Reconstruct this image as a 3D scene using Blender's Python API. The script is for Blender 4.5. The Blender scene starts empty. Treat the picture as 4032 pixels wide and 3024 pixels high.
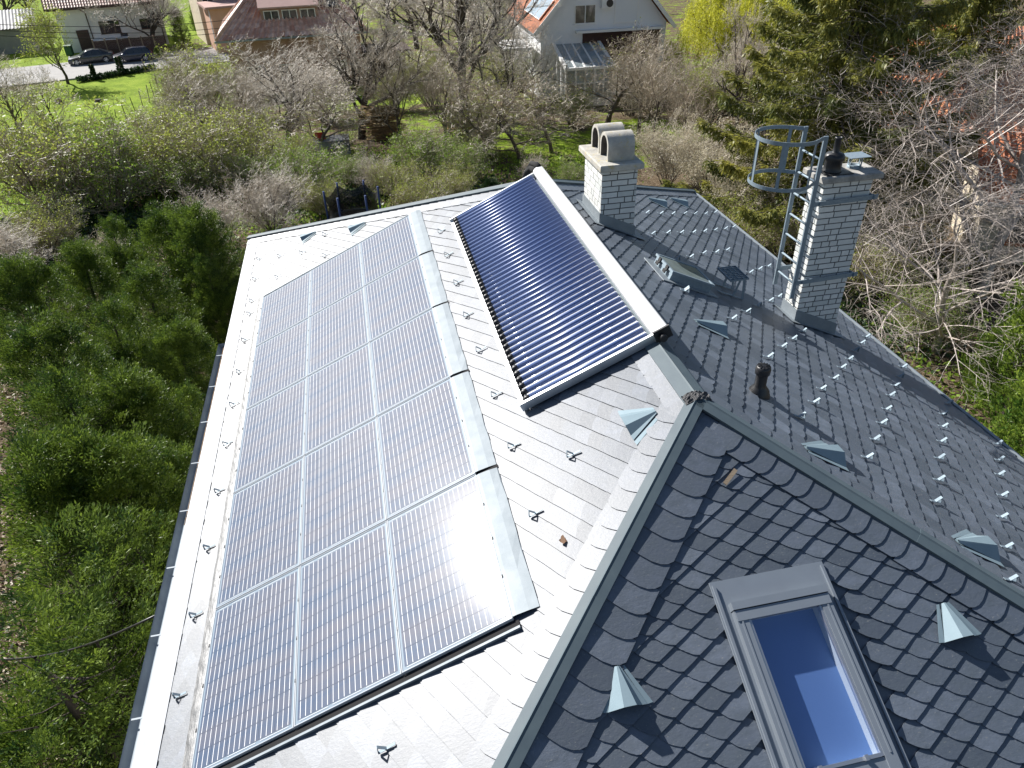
import bpy, math, random
import numpy as np
from mathutils import Vector, Matrix
R = math.radians
scene = bpy.context.scene
COL = scene.collection
random.seed(7); NR = np.random.default_rng(7)

# ------------------------------------------------------------------ camera
CP = Vector((-2.518, -4.6442, 3.6865)); YAW, PIT, ROL, FPX = 0.19309, 0.59993, -0.02876, 2868.7
fw = Vector((math.sin(YAW)*math.cos(PIT), math.cos(YAW)*math.cos(PIT), -math.sin(PIT)))
r0 = Vector((math.cos(YAW), -math.sin(YAW), 0)); u0 = r0.cross(fw)
rt = r0*math.cos(ROL) + u0*math.sin(ROL); up = u0*math.cos(ROL) - r0*math.sin(ROL)
cam = bpy.data.cameras.new('camera'); cam_o = bpy.data.objects.new('camera', cam); COL.objects.link(cam_o)
m = Matrix((rt, up, -fw)).transposed().to_4x4(); m.translation = CP; cam_o.matrix_world = m
cam.sensor_width = 36; cam.lens = FPX*36/4032; cam.clip_end = 3000; cam.clip_start = 0.05
scene.camera = cam_o
# ------------------------------------------------------------------ light
SUN_AZ, SUN_EL = R(-36), R(35.5)
SD = Vector((math.sin(SUN_AZ)*math.cos(SUN_EL), math.cos(SUN_AZ)*math.cos(SUN_EL), math.sin(SUN_EL)))
w = bpy.data.worlds.new('World'); scene.world = w; w.use_nodes = True
nt = w.node_tree; sky = nt.nodes.new('ShaderNodeTexSky'); sky.sky_type = 'NISHITA'; sky.sun_disc = False
sky.sun_elevation = SUN_EL; sky.sun_rotation = SUN_AZ; sky.air_density = 1.0; sky.dust_density = 0.6
bg = nt.nodes['Background']; nt.links.new(sky.outputs[0], bg.inputs[0]); bg.inputs[1].default_value = 0.055
sl = bpy.data.lights.new('sun', 'SUN'); sl.energy = 5.0; sl.angle = R(0.53); sl.color = (1.0, 0.96, 0.91)
so = bpy.data.objects.new('sun', sl); COL.objects.link(so)
so.rotation_euler = SD.to_track_quat('Z', 'Y').to_euler(); so.location = (0, 0, 40)
vs = scene.view_settings; vs.view_transform = 'Standard'; vs.look = 'None'; vs.gamma = 1; vs.use_curve_mapping = False
vs.exposure = 0.85
scene.cycles.max_bounces = 6; scene.cycles.diffuse_bounces = 3; scene.cycles.transparent_max_bounces = 8
scene.cycles.transmission_bounces = 4; scene.cycles.glossy_bounces = 3
scene.cycles.sample_clamp_indirect = 6.0

# ------------------------------------------------------------------ helpers
def ray(px, py):                       # pixel of the 2212 x 1659 view -> direction
    x, y = px*4032/2212, py*4032/2212
    return (fw + rt*((x-2016)/FPX) - up*((y-1512)/FPX)).normalized()
def gz(x, y):                          # ground height
    d = math.hypot(x+2.5, y+4.6); k = min(1, max(0, (d-28)/55)); k = k*k*(3-2*k)
    return -9 - 2.5*k
def at(px, py, dz=0):                  # the ground point seen at a pixel
    d = ray(px, py); z = -9+dz; P = None
    for _ in range(25):
        P = CP + d*((z-CP.z)/d.z); z = gz(P.x, P.y)+dz
    return P
def at_z(px, py, z):
    d = ray(px, py); return CP + d*((z-CP.z)/d.z)
def at_dist(px, py, dist):             # point at horizontal distance
    d = ray(px, py); return CP + d*(dist/math.hypot(d.x, d.y))

class MB:
    def __init__(s): s.v = []; s.f = []; s.mi = []; s.sm = []; s.at = []
    def add(s, vs, fs, mat=0, smooth=False, val=0.5):
        o = len(s.v); s.v += [tuple(v) for v in vs]
        for f in fs:
            s.f.append(tuple(i+o for i in f)); s.mi.append(mat); s.sm.append(smooth); s.at.append(val)
        return s
    def box(s, c, d, M=None, mat=0, val=0.5):   # c centre, d full sizes, M rotation matrix (columns = axes)
        hx, hy, hz = d[0]/2, d[1]/2, d[2]/2
        P = [Vector((x, y, z)) for z in (-hz, hz) for y in (-hy, hy) for x in (-hx, hx)]
        if M is not None: P = [M @ q for q in P]
        P = [q + Vector(c) for q in P]
        return s.add(P, [(0, 2, 3, 1), (4, 5, 7, 6), (0, 1, 5, 4), (2, 6, 7, 3), (0, 4, 6, 2), (1, 3, 7, 5)], mat, False, val)
    def bar(s, a, b, wd, ht, upv=(0, 0, 1), mat=0, val=0.5):  # box from a to b
        a, b = Vector(a), Vector(b); z = (b-a); L = z.length; z.normalize()
        x = z.cross(Vector(upv));
        if x.length < 1e-4: x = z.cross(Vector((1, 0, 0)))
        x.normalize(); y = x.cross(z)
        M = Matrix((x, z, y)).transposed()
        return s.box((a+b)/2, (wd, L, ht), M, mat, val)
    def tube(s, pts, rad, n=6, mat=0, cap=True, smooth=True, val=0.5):
        pts = [Vector(q) for q in pts]
        if not hasattr(rad, '__len__'): rad = [rad]*len(pts)
        o = len(s.v); x = None
        for i, q in enumerate(pts):
            t = pts[min(i+1, len(pts)-1)] - pts[max(i-1, 0)]
            if t.length < 1e-9: t = Vector((0, 0, 1))
            t.normalize()
            if x is None:
                x = t.cross(Vector((0, 0, 1)))
                if x.length < 1e-3: x = t.cross(Vector((1, 0, 0)))
            x = x - t*x.dot(t)
            if x.length < 1e-6: x = t.orthogonal()
            x.normalize(); y = t.cross(x)
            for k in range(n):
                a = 2*math.pi*k/n; s.v.append(tuple(q + (x*math.cos(a) + y*math.sin(a))*rad[i]))
        for i in range(len(pts)-1):
            for k in range(n):
                k2 = (k+1) % n
                s.f.append((o+i*n+k, o+i*n+k2, o+(i+1)*n+k2, o+(i+1)*n+k)); s.mi.append(mat); s.sm.append(smooth); s.at.append(val)
        if cap:
            s.f.append(tuple(o+k for k in reversed(range(n)))); s.mi.append(mat); s.sm.append(False); s.at.append(val)
            s.f.append(tuple(o+(len(pts)-1)*n+k for k in range(n))); s.mi.append(mat); s.sm.append(False); s.at.append(val)
        return s
    def lathe(s, prof, c=(0, 0, 0), n=20, mat=0, smooth=True):   # prof list of (r, z)
        o = len(s.v)
        for r, z in prof:
            for k in range(n):
                a = 2*math.pi*k/n; s.v.append((c[0]+r*math.cos(a), c[1]+r*math.sin(a), c[2]+z))
        for i in range(len(prof)-1):
            for k in range(n):
                k2 = (k+1) % n
                s.f.append((o+i*n+k, o+i*n+k2, o+(i+1)*n+k2, o+(i+1)*n+k)); s.mi.append(mat); s.sm.append(smooth); s.at.append(.5)
        return s
    def build(s, name, mats, parent=None, kind=None):
        me = bpy.data.meshes.new(name); me.from_pydata(s.v, [], s.f)
        for mt in (mats if isinstance(mats, (list, tuple)) else [mats]): me.materials.append(mt)
        n = len(me.polygons)
        me.polygons.foreach_set('material_index', s.mi); me.polygons.foreach_set('use_smooth', s.sm)
        a = me.attributes.new('tint', 'FLOAT', 'FACE'); a.data.foreach_set('value', s.at)
        me.update(); return link(name, me, parent, kind)
def link(name, me, parent=None, kind=None):
    o = bpy.data.objects.new(name, me); COL.objects.link(o)
    if parent is not None: o.parent = parent
    if kind: o['kind'] = kind
    return o
def tag(o, label, cat, group=None):
    o['label'] = label; o['category'] = cat
    if group: o['group'] = group
    return o
def thing(name, label, cat, loc=(0, 0, 0), group=None):
    o = bpy.data.objects.new(name, None); COL.objects.link(o); o.location = loc; o.empty_display_size = .2
    return tag(o, label, cat, group)
def dup(root, loc=None, rz=0, sc=None, label=None, group=None):
    r = root.copy(); COL.objects.link(r)
    if loc is not None: r.location = loc
    r.rotation_euler = (0, 0, rz)
    if sc is not None: r.scale = sc if hasattr(sc, '__len__') else (sc, sc, sc)
    if label: r['label'] = label
    if group: r['group'] = group
    for ch in list(root.children):
        c = ch.copy(); COL.objects.link(c); c.parent = r
        for g in ch.children:
            d = g.copy(); COL.objects.link(d); d.parent = c
    return r
def quads_mesh(name, V, mats, tint=None, mi=None, n=4):   # V: (N, n, 3) array of separate polygons
    N = len(V); me = bpy.data.meshes.new(name)
    me.vertices.add(N*n); me.vertices.foreach_set('co', V.astype(np.float32).ravel())
    me.loops.add(N*n); me.loops.foreach_set('vertex_index', np.arange(N*n, dtype=np.int32))
    me.polygons.add(N); me.polygons.foreach_set('loop_start', np.arange(0, N*n, n, dtype=np.int32))
    for mt in (mats if isinstance(mats, (list, tuple)) else [mats]): me.materials.append(mt)
    a = me.attributes.new('tint', 'FLOAT', 'FACE')
    a.data.foreach_set('value', (tint if tint is not None else np.full(N, .5)).astype(np.float32))
    if mi is not None: me.polygons.foreach_set('material_index', mi.astype(np.int32))
    me.update(calc_edges=True); me.validate(); return me

# ------------------------------------------------------------------ materials
def mat(name, col, rough=.6, metal=0, spec=.5, noise=None, bump=None, tint=None, coat=None, trans=None, stretch=(1, 1, 1), mottle=None):
    """noise = (scale, other colour, amount); tint = colour at tint 1 (tint 0 = col); bump = (scale, strength, distance)"""
    mt = bpy.data.materials.new(name); mt.use_nodes = True; t = mt.node_tree; N = t.nodes; L = t.links
    b = N['Principled BSDF']; b.inputs['Roughness'].default_value = rough; b.inputs['Metallic'].default_value = metal
    b.inputs['Specular IOR Level'].default_value = spec
    rgb = N.new('ShaderNodeRGB'); rgb.outputs[0].default_value = (*col, 1); cur = rgb.outputs[0]
    tc = N.new('ShaderNodeTexCoord'); mp = N.new('ShaderNodeMapping'); L.new(tc.outputs['Object'], mp.inputs[0])
    mp.inputs['Scale'].default_value = stretch
    def nz(sc, det=4, ro=.6):
        n = N.new('ShaderNodeTexNoise'); n.inputs['Scale'].default_value = sc; n.inputs['Detail'].default_value = det
        n.inputs['Roughness'].default_value = ro; L.new(mp.outputs[0], n.inputs['Vector']); return n.outputs['Fac']
    def mix(fac, a, bcol, amt=1, lo=.35, hi=.65):
        mr = N.new('ShaderNodeMapRange'); mr.inputs[1].default_value = lo; mr.inputs[2].default_value = hi
        mr.inputs[3].default_value = 0; mr.inputs[4].default_value = amt; L.new(fac, mr.inputs[0])
        x = N.new('ShaderNodeMix'); x.data_type = 'RGBA'; L.new(mr.outputs[0], x.inputs[0]); L.new(a, x.inputs[6]); x.inputs[7].default_value = (*bcol, 1)
        return x.outputs[2]
    if tint:
        at_ = N.new('ShaderNodeAttribute'); at_.attribute_name = 'tint'; cur = mix(at_.outputs['Fac'], cur, tint, 1, 0, 1)
    if noise: cur = mix(nz(noise[0]), cur, noise[1], noise[2])
    if mottle: cur = mix(nz(mottle[0], 6, .7), cur, mottle[1], 1, mottle[2], mottle[3])
    L.new(cur, b.inputs['Base Color'])
    if coat: b.inputs['Coat Weight'].default_value = coat[0]; b.inputs['Coat Roughness'].default_value = coat[1]
    if bump:
        bp = N.new('ShaderNodeBump'); bp.inputs['Strength'].default_value = bump[1]; bp.inputs['Distance'].default_value = bump[2]
        L.new(nz(bump[0], 5, .65), bp.inputs['Height']); L.new(bp.outputs[0], b.inputs['Normal'])
    if trans:
        tr = N.new('ShaderNodeBsdfTranslucent'); L.new(cur, tr.inputs[0]); ms = N.new('ShaderNodeMixShader'); ms.inputs[0].default_value = trans
        L.new(b.outputs[0], ms.inputs[1]); L.new(tr.outputs[0], ms.inputs[2]); L.new(ms.outputs[0], N['Material Output'].inputs[0])
    return mt
M_slate = mat('natural_slate', (.040, .054, .076), .56, spec=.8, tint=(.120, .146, .190), noise=(9, (.062, .080, .100), .7), coat=(.6, .5),
              bump=(30, .4, .006), mottle=(46, (.25, .25, .23), .60, .74), stretch=(1, 1.6, 1))
M_cap = mat('graphite_sheet_metal', (.075, .105, .125), .6, metal=.0, spec=.35, noise=(6, (.10, .135, .15), .6), bump=(220, .08, .001))
M_zinc = mat('weathered_zinc', (.27, .305, .33), .6, metal=.2, spec=.3, noise=(5, (.21, .245, .27), .8), bump=(14, .10, .004))
M_galv = mat('galvanised_steel', (.26, .325, .37), .6, metal=.3, spec=.3, noise=(30, (.20, .26, .31), .8))
M_alu = mat('anodised_aluminium', (.68, .70, .72), .35, metal=.85, noise=(3, (.6, .62, .64), .5))
M_black = mat('black_plastic', (.012, .013, .015), .42, noise=(8, (.03, .03, .032), .6))
M_dark = mat('dark_void', (.01, .01, .011), .9)
M_lead = mat('crimped_lead', (.16, .165, .17), .55, metal=.4, noise=(40, (.3, .3, .3), .8), bump=(60, .8, .01), stretch=(1, .3, 1))
M_brick = mat('white_clinker_brick', (.78, .78, .75), .7, tint=(.50, .53, .52), noise=(14, (.62, .64, .62), .7), bump=(70, .25, .003))
M_mortar = mat('grey_mortar', (.10, .10, .098), .9, noise=(60, (.14, .14, .135), .6))
M_conc = mat('lichen_concrete', (.52, .50, .44), .85, noise=(7, (.34, .33, .30), .9), mottle=(13, (.48, .38, .13), .56, .70), bump=(60, .6, .008))
M_conc2 = mat('stained_concrete', (.50, .48, .44), .85, noise=(5, (.20, .20, .19), .9), bump=(50, .6, .008))
M_white = mat('white_paint', (.80, .80, .78), .5, noise=(3, (.74, .74, .73), .5))
M_render = mat('white_render', (.78, .77, .74), .85, noise=(1.2, (.70, .69, .66), .8), bump=(40, .3, .01))
M_wood = mat('weathered_timber', (.20, .15, .10), .8, noise=(18, (.30, .24, .17), .9), stretch=(1, 6, 1))
M_peach = mat('peach_render', (.62, .36, .24), .85, noise=(1, (.66, .42, .30), .7))
M_cream = mat('cream_render', (.66, .58, .44), .85, noise=(1, (.58, .50, .38), .7))
M_glass = mat('window_glass', (.02, .028, .035), .04, spec=.8, noise=(1.5, (.05, .06, .07), .7))
M_maroon = mat('dark_maroon_boarding', (.035, .012, .012), .7, noise=(6, (.05, .018, .016), .7))
# ------------------------------------------------------------------ the slate roof: three slopes seen, one beyond
AL = 0.42740; CA, SA, TA = math.cos(AL), math.sin(AL), math.tan(AL)
K1, RL, K2, WA, WB = 1.0284, 5.8251, 0.9412, 5.0588, 4.6583
AC = math.atan(TA/K1); CC, SC = math.cos(AC), math.sin(AC)
AD = math.atan(TA/K2); CD, SDn = math.cos(AD), math.sin(AD)
def fA(r, s, h=0): return Vector((-s*CA - SA*h, -r, -s*SA + CA*h))
def fB(r, s, h=0): return Vector((s*CA + SA*h, r, -s*SA + CA*h))
def fC(r, s, h=0): return Vector((r, -s*CC - SC*h, -s*SC + CC*h))
def fD(r, s, h=0): return Vector((-r, RL + s*CD + SDn*h, -s*SDn + CD*h))
def A(y, s, h=0): return fA(-y, s, h)
def B(y, s, h=0): return fB(y, s, h)
NA, NB, NC = Vector((-SA, 0, CA)), Vector((SA, 0, CA)), Vector((0, -SC, CC))
house = thing('house', 'house with dark slate hipped roof carrying the solar panels and brick chimneys', 'house', (0, 0, -9))
def part(o, label=None):               # attach to the house keeping the place
    o.parent = house; o.matrix_parent_inverse = Matrix.Translation((0, 0, 9))
    if label: o['label'] = label
    return o
def clip(poly, lines):                 # lines: (nx, ny, c) keep nx*x+ny*y <= c
    for nx, ny, c in lines:
        out = []
        for i, P in enumerate(poly):
            Q = poly[(i+1) % len(poly)]; a = nx*P[0]+ny*P[1]-c; b = nx*Q[0]+ny*Q[1]-c
            if a <= 0: out.append(P)
            if (a < 0 < b) or (b < 0 < a):
                k = a/(a-b); out.append((P[0]+(Q[0]-P[0])*k, P[1]+(Q[1]-P[1])*k))
        poly = out
        if len(poly) < 3: return []
    return poly
def slab(mb, f, poly, hfun, th, val):  # one slate: sloping top and its cut edges
    n = len(poly); top = [f(x, y, hfun(x, y)) for x, y in poly]; bot = [f(x, y, hfun(x, y)-th) for x, y in poly]
    fs = [tuple(range(n))] + [(i, i+n, (i+1) % n+n, (i+1) % n) for i in range(n)]
    mb.add(top+bot, fs, 0, False, val)
U = (.148, -.0845); V = (0., .1805)
def slates(mb, f, org, lines, rr, ss, rng, tlt=(.0065, .0115, .0245), hole=None):
    """scale slates in rising courses; lattice org + i*U + j*V, clipped to the slope"""
    E = (U[0]+V[0], U[1]+V[1]); ta, tb, k = tlt
    for i in range(int((rr[0]-org[0])/U[0])-2, int((rr[1]-org[0])/U[0])+3):
        for j in range(-60, 90):
            n = (org[0]+i*U[0]+j*V[0], org[1]+i*U[1]+j*V[1])
            if n[1] < ss[0]-.3 or n[1] > ss[1]+.4: continue
            jx = rng.uniform(-.004, .004); bl = rng.uniform(.145, .20); d1, d2 = rng.uniform(-.010, .014), rng.uniform(-.006, .006)
            ab = [(d1*.4, 0), (.5, rng.uniform(-.02, .015)), (1.22, 0), (1.22, 1.25), (0, 1.25)]
            for q in range(0, 10):
                b = 1-q/10; ab.append((-bl*(1.75*b**.62*(1-b)**.72+.0)*1.06 + jx + d1 + rng.uniform(-.012, .012), b))
            tilt = rng.uniform(-.002, .002); pts = []
            for a, b in ab: pts.append((n[0]+a*U[0]-b*E[0], n[1]+a*U[1]-b*E[1]))
            poly = clip(pts, lines)
            if hole and poly and min(q[0] for q in poly) < hole[1]+.06 and max(q[0] for q in poly) > hole[0]-.06 and min(q[1] for q in poly) < hole[3]+.06 and max(q[1] for q in poly) > hole[2]-.06: continue
            if not poly: continue
            val = min(1, max(0, rng.gauss(.42, .30)))
            # invert (r,s) -> (a,b)
            det = -U[0]*E[1] + E[0]*U[1]
            def hf(x, y, n=n, tilt=tilt):
                X, Y = x-n[0], y-n[1]; a = (-X*E[1] + E[0]*Y)/det; b = (U[0]*Y - U[1]*X)/det
                return k - ta*a - tb*b + tilt*(a-.5) + d2*.2
            slab(mb, f, poly, hf, .0065, val)
def hip_row(mb, f, d, side, L0, L1, wd, step, rng, off=.026, cut=None):
    """border slates along a hip; d = unit (r,s) direction down the hip, side = unit inward normal"""
    t = L0
    while t < L1:
        st = step*rng.uniform(.93, 1.07); e = t+st; w_ = wd*rng.uniform(.985, 1.015)
        tw = [(e-.06*st, -.02), (e, w_*.40), (e+.0*st, w_*.62), (e-.07*st, w_*.80), (e-.20*st, w_*.92), (e-.40*st, w_), (t-.25*st, w_*1.0), (t-.3*st, -.02)]
        pts = [(d[0]*a+side[0]*b, d[1]*a+side[1]*b) for a, b in tw]
        if cut: pts = clip(pts, cut)
        if pts:
            def hf(x, y, t=t, st=st):
                a = (x*d[0]+y*d[1]-t)/st; b = (x*side[0]+y*side[1])/wd
                return off + .008*a - .004*(1-b)
            slab(mb, f, pts, hf, .009, min(1, max(0, rng.gauss(.5, .2))))
        t = e
def unit(a, b): l = math.hypot(a, b); return (a/l, b/l)
rg = random.Random(3)
# slope A (left, in the glare): r = -y ; near hip at y = -K1*s*CA, far hip at y = RL + K2*s*CA
SA_MAX, SB_MAX = WA/CA, WB/CA
def near_line(m=0): return (1, -K1*CA, -m)       # r <= K1*s*CA - m
def far_line(m=0): return (-1, -K2*CA, RL-m)     # r >= -RL - K2*s*CA + m
mb = MB()
def deck(mb, f, poly, h=-.004): mb.add([f(x, y, h) for x, y in poly], [tuple(range(len(poly)))])
polyA = [(0, 0), (K1*WA, SA_MAX), (-RL-K2*WA, SA_MAX), (-RL, 0)]; deck(mb, fA, polyA)
slates(mb, fA, (-.857, 1.246), [near_line(.10), far_line(.10), (0, 1, SA_MAX-.22), (0, -1, 0)], (-RL-K2*WA, K1*WA), (0, SA_MAX), rg, (.0045, .0085, .023))
dn = unit(K1*CA, 1); hip_row(mb, fA, dn, unit(-1, K1*CA), .1, 7.3, .30, .185, rg)
df = unit(-K2*CA, 1); o_f = (-RL, 0)
def shifted(f, o): return lambda r, s, h=0: f(r+o[0], s+o[1], h)
hip_row(mb, shifted(fA, o_f), df, unit(1, K2*CA), .1, 7.0, .30, .185, rg)
hip_row(mb, lambda r, s, h=0: fA(r, s, h), (-1, 0), (0, 1), -.3, RL, .26, .19, rg, cut=[near_line(.0)])
part(mb.build('roof_slope', M_slate), 'left roof slope shining white in the sun around the panels')
mb = MB(); polyB = [(0, 0), (RL, 0), (RL+K2*WB, SB_MAX), (-K1*WB, SB_MAX)]; deck(mb, fB, polyB)
slates(mb, fB, (.239, 2.246), [(-1, -K1*CA, -.10), (1, -K2*CA, RL-.10), (0, 1, SB_MAX), (0, -1, 0)], (-K1*WB, RL+K2*WB), (0, SB_MAX), rg, (.0125, .004, .023))
hip_row(mb, fB, (-dn[0], dn[1]), unit(1, K1*CA), .1, 6.7, .30, .185, rg)
hip_row(mb, shifted(fB, (RL, 0)), (-df[0], df[1]), unit(-1, K2*CA), .1, 6.3, .30, .185, rg)
part(mb.build('roof_slope', M_slate), 'right roof slope of matt grey slates studded with snow guards')
mb = MB(); sC = lambda x: K1*x/CC       # slope distance where |x| = x
cl = [(1, -CC/K1, -.10), (-1, -CC/K1, -.10), (0, 1, 5.2)]
WH = (-.285, .295, 1.81, 2.83)               # opening for the roof window
triC = [(0, 0), (-WA, sC(WA)), (WB, sC(WB))]
for ln in ([(1, 0, WH[0])], [(-1, 0, -WH[1])], [(1, 0, WH[1]), (-1, 0, -WH[0]), (0, 1, WH[2])], [(1, 0, WH[1]), (-1, 0, -WH[0]), (0, -1, -WH[3])]): deck(mb, fC, clip(triC, ln))
slates(mb, fC, (1.091, 2.058), cl, (-WA, WB), (0, 5.3), rg, (.007, .0105, .0245), WH)
dR = unit(1, K1/CC); hip_row(mb, fC, dR, unit(-K1/CC, 1), .30, 6.9, .30, .160, rg, off=.032, cut=[(1, -CC/K1, -.05)])
dL = unit(-1, K1/CC); hip_row(mb, fC, dL, unit(K1/CC, 1), .26, 6.9, .38, .205, rg, off=.034, cut=[(-1, -CC/K1, -.05), (1, -CC/K1, -.05)])
part(mb.build('roof_slope', M_slate), 'dark near hip slope of scale shaped slates around the roof window')
mb = MB(); deck(mb, fD, [(0, 0), (-WB, K2*WB/CD), (WA, K2*WA/CD)])
slates(mb, fD, (0, 1), [(1, -CD/K2, -.1), (-1, -CD/K2, -.1), (0, 1, 5.0)], (-WA, WB), (0, 5.1), rg)
part(mb.build('roof_slope', M_slate), 'far hip slope turned away behind the ridge')
# hip caps and ridge cap: bent sheet metal in overlapping lengths
def cap(name, P0, P1, n1, n2, wd, label):
    P0, P1 = Vector(P0), Vector(P1); d = (P1-P0); L = d.length; d.normalize(); mb = MB(); t = 0; i = 0
    a = n1.cross(d); a = a if a.z < 0 else -a; b = n2.cross(d); b = b if b.z < 0 else -b; a.normalize(); b.normalize()
    upv = (n1+n2).normalized()
    while t < L-.01:
        e = min(L, t+2.0); lift = .058 + .003*(i % 2); q0, q1 = P0+d*(t-.03 if t else 0), P0+d*e; vs = []
        for q in (q0, q1):
            o = q + upv*lift
            for X in (o+a*wd-n1*.03, o+a*wd, o+a*.012, o+upv*.006, o+b*.012, o+b*wd, o+b*wd-n2*.03): vs.append(X)
        mb.add(vs, [(k, k+1, k+8, k+7) for k in range(6)]+[(0, 1, 2, 3, 4, 5, 6)[::-1], (7, 8, 9, 10, 11, 12, 13)]); t = e; i += 1
    return part(mb.build(name, M_cap), label)
cap('hip_cap', (0, 0, 0), (-WA, -K1*WA, -WA*TA), NA, NC, .085, 'grey metal hip cap between white and dark slopes')
cap('hip_cap', (0, 0, 0), (WB, -K1*WB, -WB*TA), NB, NC, .088, 'dark grey metal hip cap above the near slope')
ND = Vector((0, SDn, CD))
cap('hip_cap', (0, RL, 0), (-WA, RL+K2*WA, -WA*TA), NA, ND, .09, 'far left metal hip cap')
cap('hip_cap', (0, RL, 0), (WB, RL+K2*WB, -WB*TA), NB, ND, .09, 'far right metal hip cap')
cap('ridge_cap', (0, -.02, 0), (0, RL, 0), NA, NB, .13, None)
# crumpled mesh patch where ridge and hips meet
mb = MB(); rgl = random.Random(5); nx, ny = 14, 9; vs = []
for j in range(ny):
    for i in range(nx):
        x = (i/(nx-1)-.5)*.24; y = (j/(ny-1)-.5)*.11+.015
        z = -abs(x)*TA*.9 + .075 - max(0, -y)*.4 + rgl.uniform(-.010, .010); vs.append((x, y, z))
mb.add(vs, [(j*nx+i, j*nx+i+1, (j+1)*nx+i+1, (j+1)*nx+i) for j in range(ny-1) for i in range(nx-1)])
part(mb.build('joint_patch', mat('crumpled_black_mesh', (.035, .035, .04), .6, metal=.2, noise=(90, (.13, .13, .13), .9), bump=(150, 1, .01))), 'crumpled dark mesh patch where the hip caps meet')
# eave strip, fascia, gutter, walls
mb = MB(); yn, yf = -K1*WA, RL+K2*WA
def quad(a, b, c, d): mb.add([a, b, c, d], [(0, 1, 2, 3)])
quad(A(yn+.05, SA_MAX-.25, .026), A(yn, SA_MAX+.03, .016), A(yf, SA_MAX+.03, .016), A(yf-.2, SA_MAX-.25, .026))
quad(A(yn, SA_MAX+.03, .016), A(yn, SA_MAX+.03, -.07), A(yf, SA_MAX+.03, -.07), A(yf, SA_MAX+.03, .016))
part(mb.build('eave_strip', mat('light_sheet_metal', (.40, .42, .45), .6, metal=.2, spec=.4, noise=(2, (.34, .36, .39), .7), bump=(9, .2, .01))), 'smooth light metal strip along the left eave')
mb = MB(); gx, gzz = -WA-.105, -WA*TA-.09; prof = []
for k in range(9):
    a = math.pi*k/8; prof.append((gx-.062*math.cos(a), gzz-.065*math.sin(a)))
prof = [(gx-.072, gzz+.012)] + prof + [(gx+.062, gzz+.02)]
y0_, y1_ = yn, 6.35; vs = [(x, y, z) for y in (y0_, y1_) for x, z in prof]; n = len(prof)
mb.add(vs, [(k, k+1, k+1+n, k+n) for k in range(n-1)], 0, True); mb.add([vs[n+k] for k in range(n)], [tuple(range(n))])
for y in np.arange(y0_+.4, y1_, .9): mb.box((gx, y, gzz+.0), (.145, .018, .005))
part(mb.build('gutter', mat('dull_gutter_zinc', (.30, .34, .37), .6, metal=.2, spec=.3, noise=(4, (.22, .25, .28), .8))), 'half round metal gutter below the left eave')
mb = MB(); rgl = random.Random(8)
y0d = 2.2
mb.add([(gx-.0, y0d, gzz-.045), (gx+.055, y0d, gzz-.045), (gx+.055, y1_-.02, gzz-.035), (gx-.0, y1_-.02, gzz-.035)], [(0, 1, 2, 3)])
part(mb.build('gutter_debris', mat('leaf_litter_in_gutter', (.10, .07, .045), .9, noise=(12, (.24, .14, .06), 1), bump=(40, 1, .02))), 'brown leaf litter lying in the gutter')
mb = MB(); hz = -9; xs0, xs1, ys0, ys1 = -WA+.55, WB-.5, -K1*WA+.7, RL+K2*WA-.7; zt = -WA*TA-.18+.55*TA
mb.box(((xs0+xs1)/2, (ys0+ys1)/2, (hz-.5+zt)/2), (xs1-xs0, ys1-ys0, zt-hz+.5)); part(mb.build('wall', M_render))
mb = MB(); zs = -WA*TA-.12
for (x0, x1, y0, y1) in ((-WA, xs0, yn, yf), (xs1, WB, yn, yf), (xs0, xs1, yn, ys0), (xs0, xs1, ys1, yf)):
    mb.add([(x0, y0, zs), (x1, y0, zs), (x1, y1, zs), (x0, y1, zs)], [(0, 1, 2, 3)])
part(mb.build('soffit', M_wood))
mb = MB(); ex, ez = WB+.02, -WB*TA
mb.bar((ex, yn+.4, ez-.05), (ex, RL+K2*WB, ez-.05), .03, .16)
for k in range(1): mb.tube([(ex+.08, yn+.4, ez-.10), (ex+.08, RL+K2*WB, ez-.10)], .07, 8)
part(mb.build('gutter', M_zinc), 'gutter under the right eave')
# ------------------------------------------------------------------ chimneys of white brick
def brick_shaft(x0, x1, y0, y1, z0, z1, course, rng):
    core = MB(); core.box(((x0+x1)/2, (y0+y1)/2, (z0+z1)/2), (x1-x0-.012, y1-y0-.012, z1-z0), None, 1)
    nrow = round((z1-max(z0, z0))/course); g = .015
    faces = [((x0, y0), (1, 0), x1-x0, (0, -1)), ((x0, y1), (0, -1), y1-y0, (-1, 0)), ((x1, y0), (0, 1), y1-y0, (1, 0)), ((x1, y1), (-1, 0), x1-x0, (0, 1))]
    for (o, d, L, nn) in faces:
        for r in range(nrow):
            zb = z1-(r+1)*course+g/2; zt = z1-r*course-g/2
            t = -[.0, .13, .065, .19][r % 4]-rng.choice([0, 0, .03])
            while t < L:
                ln = rng.choice([.235, .235, .235, .115]); a, b = max(0, t+g/2), min(L, t+ln-g/2); t += ln
                if b-a < .02: continue
                pr = rng.uniform(.0, .0025)
                if a <= g: a = -.001 if nn[0] == 0 else .0
                c = Vector((o[0]+d[0]*(a+b)/2+nn[0]*(pr-.010), o[1]+d[1]*(a+b)/2+nn[1]*(pr-.010), (zb+zt)/2))
                sz = (abs(d[0])*(b-a)+abs(nn[0])*.02, abs(d[1])*(b-a)+abs(nn[1])*.02, zt-zb)
                core.box(c, sz, None, 0, min(1, max(0, rng.gauss(.35, .28))))
    return core
def child(o, par, label=None):
    o.parent = par; o.matrix_parent_inverse = par.matrix_basis.inverted()
    if label: o['label'] = label
    return o
def hpart(name, loc, label):
    e = bpy.data.objects.new(name, None); COL.objects.link(e); e.empty_display_size = .2
    e.parent = house; e.location = Vector(loc) + Vector((0, 0, 9)); e['label'] = label; return e
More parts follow.
